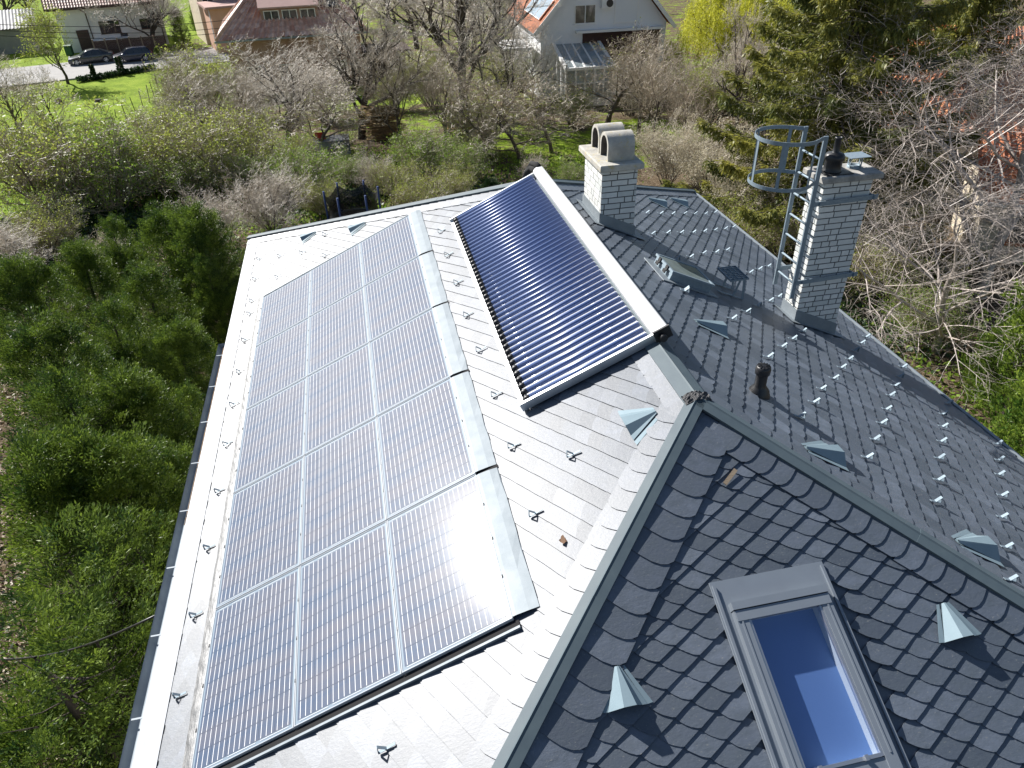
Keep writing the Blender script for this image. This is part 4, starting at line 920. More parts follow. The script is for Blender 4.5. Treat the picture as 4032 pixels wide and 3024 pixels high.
# ------------------------------------------------------------------ parked cars
def car(name, label, P, d, L, W, H, col, hatch):
    """lofted body along x (front at x=0)"""
    root = thing(name, label, 'car', group='cars parked across the street'); root.matrix_world = frame_at(P, d); root.rotation_euler = root.matrix_world.to_euler()
    M_p = mat('car_paint_'+name, col, .25, metal=.3, spec=.6, coat=(.8, .05), noise=(3, tuple(c*1.2 for c in col), .4))
    wb0, wb1 = .17*L, .79*L; wr = .32
    if hatch: top = [(0, .62), (.03*L, .74), (.24*L, .92), (.40*L, H-.06), (.55*L, H), (.86*L, H-.03), (.955*L, .98), (.99*L, .85), (L, .60)]
    else: top = [(0, .55), (.03*L, .68), (.26*L, .86), (.43*L, H-.08), (.56*L, H), (.68*L, H-.05), (.88*L, .98), (.975*L, .94), (L, .62)]
    belt = .88
    def zt(x):
        for (a, b_), (c, e) in zip(top[:-1], top[1:]):
            if a <= x <= c: k = (x-a)/(c-a); return b_+(e-b_)*k
        return top[-1][1]
    def zb(x):
        z = .22
        for wc in (wb0, wb1):
            if abs(x-wc) < wr+.05: z = max(z, wr+math.sqrt(max(0, (wr+.05)**2-(x-wc)**2))-.02)
        return z
    xs_ = sorted(set(list(np.linspace(0, L, 60))+[a for a, b_ in top])); mb = MB(); rings = []
    for x in xs_:
        t_ = zt(x); b_ = min(zb(x), t_-.15); e = .5*W*(1-.16*max(0, 1-x/(.10*L))**2-.10*max(0, 1-(L-x)/(.08*L))**2); g = min(t_, belt)
        inn = .5*W*(1-.30*max(0, (t_-belt)/(H-belt))) if t_ > belt else e*.96
        inn = min(inn, e*.98)
        rings.append([(x, -e*.97, b_), (x, -e, (b_+g)/2), (x, -e*.98, g-.02), (x, -inn, t_-.03 if t_ > belt+.03 else g), (x, -inn*.6, t_), (x, inn*.6, t_), (x, inn, t_-.03 if t_ > belt+.03 else g), (x, e*.98, g-.02), (x, e, (b_+g)/2), (x, e*.97, b_)])
    vs = [q for r_ in rings for q in r_]; m_ = 10
    mb.add(vs, [(i*m_+k, i*m_+k+1, (i+1)*m_+k+1, (i+1)*m_+k) for i in range(len(rings)-1) for k in range(m_-1)], 0, True)
    mb.add(vs, [tuple(range(m_))]); mb.add(vs, [tuple((len(rings)-1)*m_+k for k in reversed(range(m_)))])
    mb.build('body', M_p, root)
    # glass set proud of the cabin
    xa, xb = (.27*L, .93*L) if hatch else (.29*L, .86*L)
    for sg in (-1, 1):
        ed = [xa+.07*L] + [xa+.10*L, (xa+xb)/2-.04] ; 
        for (u0, u1) in ((.33*L, .535*L), (.55*L, .74*L)) + (((.755*L, .90*L),) if hatch else ()):
            pts = []
            for x in np.linspace(u0, u1, 7):
                t_ = zt(x)
                if t_ < belt+.08: continue
                k = (t_-.07-belt)/(H-belt); pts.append((x, t_-.075))
            if len(pts) < 2: continue
            lo = [(x, belt+.02) for x, z in pts]; P_ = lo+pts[::-1]
            def off(x, z): k = max(0, (z-belt)/(H-belt)); return sg*(.5*W*(1-.30*k*.97)*1.0-.005+.012)
            mb = MB(); mb.add([(x, off(x, z), z) for x, z in P_], [tuple(range(len(P_)))]); mb.build('side_window', M_glass, root)
    for (x0, x1, nm) in ((.265*L, .395*L, 'windscreen'), ((.875*L, .948*L, 'rear_window') if hatch else (.70*L, .87*L, 'rear_window'))):
        z0, z1 = zt(x0), zt(x1); w0 = .5*W*(1-.30*max(0, (z0-belt)/(H-belt)))*.88; w1 = .5*W*(1-.30*max(0, (z1-belt)/(H-belt)))*.86; s_ = -1 if nm == 'windscreen' else 1
        mb = MB(); mb.add([(x0+s_*.012, -w0, z0+.015), (x0+s_*.012, w0, z0+.015), (x1+s_*.012, w1, z1+.015), (x1+s_*.012, -w1, z1+.015)], [(0, 1, 2, 3)]); mb.build(nm, M_glass, root)
    for wx in (wb0, wb1):
        for sg in (-1, 1):
            y = sg*(W/2-.11); mb = MB(); mb.tube([(wx, y-.10, wr), (wx, y+.10, wr)], wr, 20); wh = mb.build('wheel', bpy.data.materials.get('tyre_rubber') or mat('tyre_rubber', (.02, .02, .02), .9), root)
            mb = MB(); yo = y+sg*.102; mb.tube([(wx, yo-.004, wr), (wx, yo+.004, wr)], .07, 10)
            for k in range(5): a = 2*math.pi*k/5; mb.bar((wx, yo, wr), (wx+.21*math.cos(a), yo, wr+.21*math.sin(a)), .07, .012, (0, 1, 0))
            ringp = [(wx+.215*math.cos(2*math.pi*k/16), yo, wr+.215*math.sin(2*math.pi*k/16)) for k in range(17)]; mb.tube(ringp, .02, 5, cap=False); mb.build('rim', M_alu, wh)
    for sg in (-1, 1):
        mb = MB(); mb.box((.045*L, sg*W*.36, .66), (.16, .34, .13)); mb.build('headlight', M_shut, root)
        mb = MB(); mb.box((.975*L, sg*W*.39, .80), (.10, .26, .16)); mb.build('tail_light', bpy.data.materials.get('red_lens') or mat('red_lens', (.30, .01, .012), .25), root)
        mb = MB(); mb.box((.34*L, sg*(W/2+.06), .93), (.12, .16, .10)); mb.build('wing_mirror', M_p, root)
    mb = MB(); mb.box((.01*L, 0, .32), (.06, W*.8, .10)); mb.box((L-.01, 0, .30), (.06, W*.82, .12)); mb.build('bumper_trim', M_black, root); return root
Pc = at(150, 141); Pc2 = at(232, 132); car('parked_saloon', 'dark grey saloon car parked by the fence, half hidden behind the budding street tree', Pc, rd, 4.75, 1.82, 1.42, (.028, .032, .036), False)
Pd = at(247, 136.5); car('parked_hatchback', 'dark blue hatchback car parked in front of the board fence', Pd, rd, 4.1, 1.72, 1.44, (.016, .022, .05), True)
# bin, verge wall with ivy posts, fence stakes
mb = MB(); q = at(153, 121); bevel_box(mb, (q.x, q.y, q.z+.55), (.7, .75, 1.0), .06); mb.box((q.x, q.y, q.z+1.10), (.8, .85, .10)); tag(mb.build('wheelie_bin', mat('green_plastic', (.02, .09, .04), .5)), 'green rubbish bin on the verge behind the saloon car', 'bin')
# ------------------------------------------------------------------ vegetation
M_bark = mat('grey_brown_bark', (.085, .068, .055), .95, noise=(5, (.15, .125, .105), .8), bump=(14, .9, .03), stretch=(1, 1, .3))
M_dbark = mat('dark_wet_bark', (.045, .036, .03), .95, noise=(6, (.085, .07, .058), .8), bump=(14, .9, .03), stretch=(1, 1, .3))
M_twig = mat('pale_grey_twigs', (.44, .38, .30), .5, spec=.7, tint=(.62, .56, .47))
M_twigb = mat('brown_twigs', (.27, .22, .15), .5, spec=.6, tint=(.46, .39, .29))
M_cherry = mat('silvery_cherry_bark', (.44, .385, .34), .45, spec=.7, tint=(.58, .52, .47), noise=(7, (.27, .22, .19), .7))
def leafmat(n, c0, c1, tr=.4): return mat(n, c0, .5, spec=.4, tint=c1, trans=tr)
M_thuja = leafmat('thuja_scales', (.026, .066, .014), (.21, .295, .035), .34)
M_yew = leafmat('yew_needles', (.06, .13, .02), (.30, .40, .06), .45)
M_spruce = leafmat('spruce_needles', (.085, .115, .030), (.36, .34, .07), .42)
M_bud = leafmat('fresh_bud_leaves', (.24, .31, .04), (.42, .46, .10), .45)
M_green = leafmat('young_green_leaves', (.13, .24, .025), (.30, .42, .06), .45)
M_willow = leafmat('willow_strands', (.40, .43, .03), (.62, .60, .08), .5)
M_cream_b = leafmat('cream_blossom_buds', (.40, .36, .25), (.62, .57, .42), .35)
M_ivy = leafmat('ivy_leaves', (.012, .032, .010), (.04, .085, .02), .2)
def orth(d):
    a = d.cross(Vector((0, 0, 1)));
    if a.length < .1: a = d.cross(Vector((1, 0, 0)))
    a.normalize(); return a, d.cross(a)
def branching(seed, height, spread, r0, levels, kids, up=.25, wig=.22, trunk_frac=.35, stems=1, droop=0, lean=(0, 0), ang=(35, 70), len_f=(.55, .8), min_r=.006, zig=.0, spawn0=.35):
    """returns thick polylines, thin polylines [(points, radii)], tips [(pos, dir)]"""
    rg = random.Random(seed); thick, thin, tips = [], [], []
    def grow(p, d, L, r, lv):
        n = 5 if lv == 0 else (5 if lv == 1 else 4 if lv == 2 else 3); pts = [p.copy()]; q = p.copy(); dd = d.copy(); st = L/n; dirs = []
        for i in range(n):
            w_ = wig*(1 if lv else .5)
            dd = dd + Vector((rg.gauss(0, w_), rg.gauss(0, w_), rg.gauss(0, w_*.7))) + Vector((0, 0, (up if lv else .1) * (.5 if lv < 3 else .25) - droop*lv*.12*i/n))
            dd.normalize(); q = q + dd*st; pts.append(q.copy()); dirs.append(dd.copy())
        r1 = r*(.62 if lv == 0 else .42) if lv < levels else r*.4; rad = [max(min_r*.5, r+(r1-r)*i/n) for i in range(n+1)]
        if lv == 0: rad[0] *= 1.25
        (thick if (r > .03 or lv == 0) else thin).append((pts, rad))
        if lv >= levels: tips.append((pts[-1], dirs[-1])); tips.append(((pts[-1]+pts[-2])/2, dirs[-1])); return
        k = kids[lv]
        for c in range(k):
            f = spawn0*(1 if lv else trunk_frac/.35) + (1-spawn0*(1 if lv else trunk_frac/.35))*(c+rg.random()*.7)/k; f = min(.999, f); i = min(n-1, int(f*n)); pp = pts[i].lerp(pts[i+1], f*n-i); dd_ = dirs[i]
            a, b_ = orth(dd_); ph = c*2.4+rg.uniform(-.5, .5)+seed; th = R(rg.uniform(*ang)) * (.75 if c == k-1 else 1)
            nd = dd_*math.cos(th) + (a*math.cos(ph)+b_*math.sin(ph))*math.sin(th); nd.z = nd.z if lv == 0 or nd.z > -.2 or droop else nd.z*.4; nd.normalize()
            ln = L*rg.uniform(*len_f)*(1-.35*f if lv == 0 else 1-.3*f) * (spread if lv == 0 else 1)
            grow(pp, nd, ln, max(min_r, rad[i]*rg.uniform(.45, .68)), lv+1)
    for s_ in range(stems):
        if stems == 1: d = Vector((lean[0], lean[1], 1)).normalized(); p = Vector((0, 0, -.1))
        else:
            a = 2*math.pi*s_/stems+rg.uniform(-.4, .4); t_ = rg.uniform(.15, .75); d = Vector((math.cos(a)*t_, math.sin(a)*t_, 1)).normalized(); p = Vector((math.cos(a)*rg.uniform(0, .35), math.sin(a)*rg.uniform(0, .35), -.1))
        grow(p, d, height*(rg.uniform(.75, 1.05) if stems > 1 else 1)*(1 if stems > 1 else .62), r0*(rg.uniform(.6, 1.1) if stems > 1 else 1), 0)
    return thick, thin, tips
def tubes_mesh(name, lines, m_, n, rg=random.Random(1)):
    V, F, T = [], [], []
    for pts, rad in lines:
        o = len(V); x = None; val = rg.random()
        for i, q in enumerate(pts):
            t = (pts[min(i+1, len(pts)-1)]-pts[max(0, i-1)]).normalized()
            if x is None: x = orth(t)[0]
            x = (x-t*x.dot(t)); x = x.normalized() if x.length > 1e-5 else orth(t)[0]; y = t.cross(x)
            for k in range(n): a = 2*math.pi*k/n; V.append(q+(x*math.cos(a)+y*math.sin(a))*rad[i])
        for i in range(len(pts)-1):
            for k in range(n): k2 = (k+1) % n; F.append((o+i*n+k, o+i*n+k2, o+(i+1)*n+k2, o+(i+1)*n+k)); T.append(val)
    me = bpy.data.meshes.new(name); me.from_pydata(V, [], F); me.materials.append(m_); me.polygons.foreach_set('use_smooth', [True]*len(F))
    a = me.attributes.new('tint', 'FLOAT', 'FACE'); a.data.foreach_set('value', T); me.update(); return me
def leaf_quads(P, D, ln, wd, rng):      # arrays of positions, directions -> diamond leaves
    n = len(P); D = D/np.maximum(1e-6, np.linalg.norm(D, axis=1))[:, None]; rnd = rng.normal(size=(n, 3)); S = np.cross(D, rnd); S /= np.maximum(1e-6, np.linalg.norm(S, axis=1))[:, None]
    l = (ln*rng.uniform(.6, 1.35, n))[:, None]; w_ = (wd*rng.uniform(.6, 1.3, n))[:, None]
    return np.stack([P, P+D*l*.5+S*w_*.5, P+D*l, P+D*l*.5-S*w_*.5], 1)
def two_mat(me_t, quads, m2, tint):      # append leaf quads to a twig mesh as a second material
    n0 = len(me_t.vertices); V = [v.co[:] for v in me_t.vertices]; F = [tuple(p_.vertices) for p_ in me_t.polygons]
    t0 = [0.0]*len(F); me_t.attributes['tint'].data.foreach_get('value', t0)
    nq = len(quads); V += [tuple(q) for q in quads.reshape(-1, 3)]; F2 = [(n0+4*i, n0+4*i+1, n0+4*i+2, n0+4*i+3) for i in range(nq)]
    me = bpy.data.meshes.new(me_t.name); me.from_pydata(V, [], F+F2); me.materials.append(me_t.materials[0]); me.materials.append(m2)
    me.polygons.foreach_set('material_index', [0]*len(F)+[1]*nq); a = me.attributes.new('tint', 'FLOAT', 'FACE'); a.data.foreach_set('value', t0+list(tint)); me.update()
    bpy.data.meshes.remove(me_t); return me
KINDS = {}
def make_kind(key, trunk_me, crown_me):
    z = max(max((v.co.z for v in m_.vertices), default=0) for m_ in (trunk_me, crown_me)); KINDS[key] = (trunk_me, crown_me, z)
def bare_kind(key, mt, mw, leaf=None, nleaf=0, lsize=.06, lw=None, **kw):
    th, tn, tips = branching(**kw); tm = tubes_mesh(key+'_trunk', th, mt, 7); cm = tubes_mesh(key+'_crown', tn, mw, 3)
    if leaf and nleaf:
        rng = np.random.default_rng(kw['seed']); T = np.array([t[0][:] for t in tips]); Dn = np.array([t[1][:] for t in tips]); ii = rng.integers(0, len(T), nleaf)
        P = T[ii]+rng.normal(scale=.10, size=(nleaf, 3)); D = Dn[ii]+rng.normal(scale=.7, size=(nleaf, 3)); cm = two_mat(cm, leaf_quads(P, D, lsize, lw or lsize*.7, rng), leaf, rng.random(nleaf))
    make_kind(key, tm, cm)
def plant(key, name, label, cat, P, h, hk, grp=None, rz=None, wid=1.0, parts=('trunk', 'crown')):
    """h wanted height, hk height the kind was built at"""
    tm, cm, hk = KINDS[key]; r = thing(name, label, cat, P, grp); k = h/hk; r.scale = (k*wid, k*wid, k); r.rotation_euler = (0, 0, random.uniform(0, 6.28) if rz is None else rz)
    if tm: link(parts[0], tm, r)
    link(parts[1], cm, r); return r
def top_h(P, py):                       # height above P whose projection sits on image row py
    lo, hi = .2, 40
    for _ in range(40):
        m_ = (lo+hi)/2; v = Vector((P.x, P.y, P.z+m_))-CP; z = v.dot(fw)
        y = (1512-FPX*v.dot(up)/z)*2212/4032 if z > .1 else -9999
        if y > py: lo = m_
        else: hi = m_
    return lo
# --- kinds
bare_kind('walnut', M_dbark, M_twig, seed=3, height=9, spread=1.65, r0=.27, levels=5, kids=[9, 6, 5, 5, 4], up=.24, wig=.24, ang=(38, 70), len_f=(.55, .85), trunk_frac=.22, min_r=.011)
bare_kind('tall', M_dbark, M_twig, seed=12, height=12, spread=1.15, r0=.32, levels=5, kids=[10, 6, 5, 5, 4], up=.30, wig=.22, ang=(28, 58), len_f=(.5, .8), trunk_frac=.22, min_r=.012)
bare_kind('vase', M_bark, M_twigb, seed=21, height=6, spread=1.25, r0=.12, levels=5, kids=[8, 6, 5, 4, 3], up=.3, wig=.2, ang=(25, 55), trunk_frac=.22, min_r=.009)
bare_kind('fruit', M_bark, M_twigb, leaf=M_bud, nleaf=700, lsize=.07, seed=33, height=5, spread=1.4, r0=.12, levels=5, kids=[8, 6, 5, 4, 3], up=.2, wig=.26, ang=(35, 72), trunk_frac=.25, min_r=.009)
bare_kind('budding', M_dbark, M_twigb, leaf=M_bud, nleaf=4200, lsize=.12, seed=41, height=6, spread=1.3, r0=.12, levels=4, kids=[8, 6, 5, 4], up=.28, wig=.25, ang=(30, 60), trunk_frac=.18, min_r=.012)
SH = dict(levels=4, up=.26, wig=.28, ang=(20, 62), len_f=(.45, .75), spawn0=.15)
bare_kind('thicket', M_bark, M_twig, seed=52, height=3.4, spread=1, r0=.035, kids=[6, 5, 4, 3], stems=18, min_r=.007, **SH)
bare_kind('greening', M_bark, M_twigb, leaf=M_green, nleaf=8000, lsize=.085, seed=63, height=3.2, spread=1, r0=.035, kids=[6, 5, 4, 2], stems=16, min_r=.007, **SH)
bare_kind('olive', M_bark, M_twigb, leaf=M_bud, nleaf=7500, lsize=.08, seed=74, height=3.2, spread=1, r0=.035, kids=[6, 5, 4, 3], stems=17, min_r=.007, **SH)
bare_kind('cream', M_bark, M_twig, leaf=M_cream_b, nleaf=15000, lsize=.07, seed=85, height=3.4, spread=1, r0=.035, kids=[6, 5, 5, 2], stems=17, min_r=.006, **SH)
bare_kind('cherry', M_cherry, M_cherry, leaf=M_cream_b, nleaf=2500, lsize=.03, seed=97, height=7.5, spread=1.7, r0=.11, levels=5, kids=[10, 7, 6, 5, 3], up=.08, wig=.13, ang=(35, 70), len_f=(.5, .8), trunk_frac=.2, droop=.16, min_r=.0032)
def thuja(key, seed, h, rad, nplume, m_=M_thuja, lobes=5, nl=46, ln=.17, wd=.055, open_=.0):
    rng = np.random.default_rng(seed); P, D, T = [], [], []
    lob = [(rng.uniform(0, 6.28), rng.uniform(.25, .6)*rad, rng.uniform(.55, 1.0), rng.uniform(.5, .8)) for _ in range(lobes)]+[(0, 0, 1.0, 1.0)]
    for i in range(nplume):
        a, off, hf, rf = lob[i % len(lob)]; hz_ = h*hf; z = hz_*(1-rng.random()**1.25*(1-.06)); u = z/hz_; prof_ = (min(1, u*5+.35))*(1-u**2.2)**.85
        r_ = rad*rf*prof_*(.45+.55*rng.random()**.45); th = rng.uniform(0, 6.28); c = np.array([math.cos(a)*off*(1-u*.3)+r_*math.cos(th), math.sin(a)*off*(1-u*.3)+r_*math.sin(th), z])
        out = np.array([math.cos(th)*.6, math.sin(th)*.6, .95]); out /= np.linalg.norm(out); side = np.cross(out, rng.normal(size=3)); side /= np.linalg.norm(side)
        L_p = rng.uniform(.35, .75); k = rng.random(nl)**.8; s_ = rng.normal(scale=.42, size=nl)*(1-k*.75)*L_p*.75; t3 = np.cross(out, side); w3 = rng.normal(scale=.10, size=nl)*L_p
        P.append(c+out*(k*L_p)[:, None]+side*s_[:, None]+t3*w3[:, None]); D.append(out+side*(s_*1.6/L_p)[:, None]+rng.normal(scale=.35, size=(nl, 3))); T.append(np.clip(rng.normal(.42, .26)+rng.normal(scale=.16, size=nl), 0, 1))
    P, D, T = np.concatenate(P), np.concatenate(D), np.concatenate(T); cm = quads_mesh(key+'_crown', leaf_quads(P, D, ln, wd, rng), m_, T)
    rg = random.Random(seed); lines = [([Vector((0, 0, -.1)), Vector((rg.uniform(-.1, .1), rg.uniform(-.1, .1), h*.4)), Vector((rg.uniform(-.15, .15), rg.uniform(-.15, .15), h*.9))], [.12, .09, .02])]
    for i in range(70):
        z = h*rg.uniform(.08, .8); a = rg.uniform(0, 6.28); l = rad*rg.uniform(.5, .95)*(1-z/h*.6); q = Vector((0, 0, z)); lines.append(([q, q+Vector((math.cos(a)*l*.5, math.sin(a)*l*.5, .08*l)), q+Vector((math.cos(a)*l, math.sin(a)*l, .5*l))], [.016, .009, .003]))
    make_kind(key, tubes_mesh(key+'_trunk', lines, M_dbark, 5), cm)
thuja('thuja_a', 101, 6.0, 1.65, 720, nl=105, ln=.085, wd=.024); thuja('thuja_b', 102, 6.0, 1.4, 600, lobes=3, nl=105, ln=.085, wd=.024); thuja('thuja_c', 103, 6.0, 2.0, 800, lobes=7, nl=105, ln=.085, wd=.024)
thuja('thuja_thin', 104, 6.0, 1.6, 330, lobes=4, nl=105, ln=.085, wd=.024)
thuja('yew', 105, 5.0, 1.6, 520, M_yew, 7, 46, .13, .05)
thuja('clipped', 106, 1.6, .95, 330, M_ivy, 3, 46, .08, .04)
def spruce(key, seed, h, rad, nwh):
    rng = np.random.default_rng(seed); rg = random.Random(seed); P, D, T = [], [], []; lines = [([Vector((0, 0, -.2)), Vector((.05, 0, h*.5)), Vector((0, .05, h))], [.30, .19, .02])]
    for w_ in range(nwh):
        u = w_/nwh; z0 = h*(.07+.92*u); L_b = rad*(1-u)**.75*1.02+.25; nb = 7 if u < .8 else 5
        for b_ in range(nb):
            a = 2*math.pi*b_/nb + w_*1.1+rg.uniform(-.25, .25); l = L_b*rg.uniform(.75, 1.1); pts = []; dr = rg.uniform(.30, .45)
            for i in range(8):
                f = i/7; pts.append(Vector((math.cos(a)*l*f, math.sin(a)*l*f, z0 + l*(-dr*math.sin(f*math.pi*.62)+.20*f**3+.05*f))))
            lines.append((pts, [max(.006, .045*(1-i/7.5)*(l/rad)+.004) for i in range(8)]))
            nn = int(36*l); rr_ = rng.random(nn)**.8; tint = np.clip(rng.normal(.38, .16), 0, 1)
            for f in rr_:
                i = min(6, int(f*7)); q = np.array(pts[i].lerp(pts[i+1], f*7-i)); sd = np.array([-math.sin(a), math.cos(a), 0]); fd = np.array([math.cos(a), math.sin(a), 0])
                # side twig carrying a hanging curtain
                s0 = rng.normal(scale=.16)*(1.15-f)*l*.5; base = q + sd*s0; m_ = 9; hang = rng.uniform(.25, .65)*(1.1-.45*f); kk = rng.random(m_)
                P.append(base + sd*rng.normal(scale=.05, size=m_)[:, None] + fd*rng.normal(scale=.08, size=m_)[:, None] - np.array([0, 0, 1])*(kk*hang)[:, None]); D.append(np.tile(np.array([0, 0, -1.]), (m_, 1)) + rng.normal(scale=.32, size=(m_, 3)) + fd*.25); T.append(np.clip(tint+rng.normal(scale=.17, size=m_), 0, 1))
                if rng.random() < .55:
                    m2 = 4; P.append(base+rng.normal(scale=.04, size=(m2, 3))); D.append(np.tile(fd*1.0+sd*np.sign(s0)*.5+np.array([0, 0, .15]), (m2, 1))+rng.normal(scale=.3, size=(m2, 3))); T.append(np.clip(tint+.2+rng.normal(scale=.15, size=m2), 0, 1))
    P, D, T = np.concatenate(P), np.concatenate(D), np.concatenate(T); cm = quads_mesh(key+'_crown', leaf_quads(P, D, .20, .050, rng), M_spruce, T); make_kind(key, tubes_mesh(key+'_trunk', lines, M_dbark, 5), cm)
spruce('spruce', 201, 16, 4.6, 20)
spruce('spruce_b', 202, 14, 3.6, 19)
def willow(key, seed, h):
    rng = np.random.default_rng(seed); th, tn, tips = branching(seed, h, 1.1, .22, 3, [9, 6, 4], up=.3, wig=.22, ang=(30, 60), trunk_frac=.3); P, D, T = [], [], []
    tips = tips+[(q[0][2], Vector((0, 0, 1))) for q in tn]
    for t_, d_ in tips:
        for s_ in range(3):
            L_ = rng.uniform(1.0, 3.4); n = int(L_*16); k = np.linspace(0, 1, n); sw = rng.normal(scale=.25, size=2); c = np.array(t_)+rng.normal(scale=.15, size=3)
            P.append(c+np.stack([sw[0]*k**.5+rng.normal(scale=.02, size=n), sw[1]*k**.5+rng.normal(scale=.02, size=n), -L_*k], 1)); D.append(np.tile([0, 0, -1.], (n, 1))+rng.normal(scale=.45, size=(n, 3))); T.append(np.clip(rng.normal(.5, .2)+rng.normal(scale=.15, size=n), 0, 1))
    P, D, T = np.concatenate(P), np.concatenate(D), np.concatenate(T); keep = P[:, 2] > .15; P, D, T = P[keep], D[keep], T[keep]; make_kind(key, tubes_mesh(key+'_trunk', th+tn, M_bark, 5), quads_mesh(key+'_crown', leaf_quads(P, D, .15, .035, rng), M_willow, T))
willow('willow', 301, 9)
# --- plants: (kind, built height, name, category, label, base pixel, top row, width factor)
G1, G2, G3, G4 = 'bare trees in the gardens', 'shrubs in the gardens', 'conifers beside the house', 'tall conifers on the right'
def put(kind, hk, name, cat, label, bx_, by_, ty, wid=1.0, grp=None, rz=None, parts=('trunk', 'crown')):
    P = at(bx_, by_); k = {G1: 1.28, G2: 1.15}.get(grp, 1); return plant(kind, name, label, cat, P, top_h(P, ty)*k, hk, grp, rz, wid*(1.08 if grp == G1 else 1), parts)
put('walnut', 8.2, 'bare_tree', 'tree', 'large bare walnut with spreading dark limbs below the tiled hip roof', 622, 312, 125, 1.35, G1)
put('tall', 10.5, 'bare_tree', 'tree', 'tall bare tree with ivy darkened leaning trunk right of the tiled roof', 782, 300, 20, 1.0, G1)
put('tall', 10.5, 'bare_tree', 'tree', 'big forked bare tree left of the white gabled house', 1008, 258, -120, 1.1, G1)
put('walnut', 8.2, 'bare_tree', 'tree', 'bare tree with slanting dark bough before the conservatory', 1085, 285, 60, .9, G1)
put('vase', 5.6, 'fruit_tree', 'tree', 'slim bare fruit tree with vase shaped limbs beside the stick pile', 872, 318, 130, .9, G1)
put('fruit', 4.8, 'fruit_tree', 'tree', 'small fruit tree with ivy on its trunk behind the collector pipes', 1124, 350, 205, 1.05, G1)
put('fruit', 4.8, 'fruit_tree', 'tree', 'twisted fruit tree left of the chimney with concrete cowls', 1192, 330, 175, 1.0, G1)
put('fruit', 4.8, 'fruit_tree', 'tree', 'broad purplish bare tree in front of the white gable', 1312, 265, 100, 1.25, G1)
put('vase', 5.6, 'fruit_tree', 'tree', 'pale leaning bare tree right of the concrete cowls', 1405, 320, 160, .8, G1)
put('budding', 5.6, 'street_tree', 'tree', 'street tree with yellow green buds in front of the saloon car', 147, 181, 32, .95, G1)
put('walnut', 8.2, 'bare_tree', 'tree', 'pale bare tree growing before the long white house', 331, 108, -45, 1.0, G1)
put('vase', 5.6, 'bare_tree', 'tree', 'dark bare tree at the left edge beside the lawn', 50, 300, 150, 1.1, G1)
put('vase', 5.6, 'bare_tree', 'tree', 'small dark bare tree on the lawn below the street', 118, 262, 165, 1.0, G1)
put('thuja_a', 6, 'conifer', 'conifer', 'green conifer beside the long white house', 398, 96, 10, 1.0)
put('thuja_c', 6, 'conifer', 'conifer', 'yellow green rounded conifer behind the conifer at the white house', 432, 72, -4, .9)
put('thuja_a', 6, 'evergreen_bush', 'bush', 'small evergreen bush at the right end of the board fence', 345, 127, 100, 1.5)
for (b, lb) in (((22, 60, -60, 1.3), 'hazy bare tree behind the grey shed'), ((70, 50, -70, 1.2), 'hazy bare tree left of the long white house'), ((900, 105, -80, 1.0), 'tall bare tree between tiled roof and gabled house'), ((1060, 110, -60, 1.1), 'bare tree behind the red roofed gable house'), ((760, 60, -90, .9), 'bare tree rising behind the tiled hip roof'), ((1680, 75, -120, 1.0), 'hazy bare tree rising behind the big spruce')):
    put('tall', 10.5, 'bare_tree', 'tree', lb, b[0], b[1], b[2], b[3], G1)
put('willow', 9.5, 'willow', 'willow', 'yellow green weeping willow right of the white gable at the top edge', 1540, 200, -90, 1.5)
put('willow', 9.5, 'willow', 'willow', 'small bright yellow willow below the corner of the white gable', 1432, 195, 78, .8)
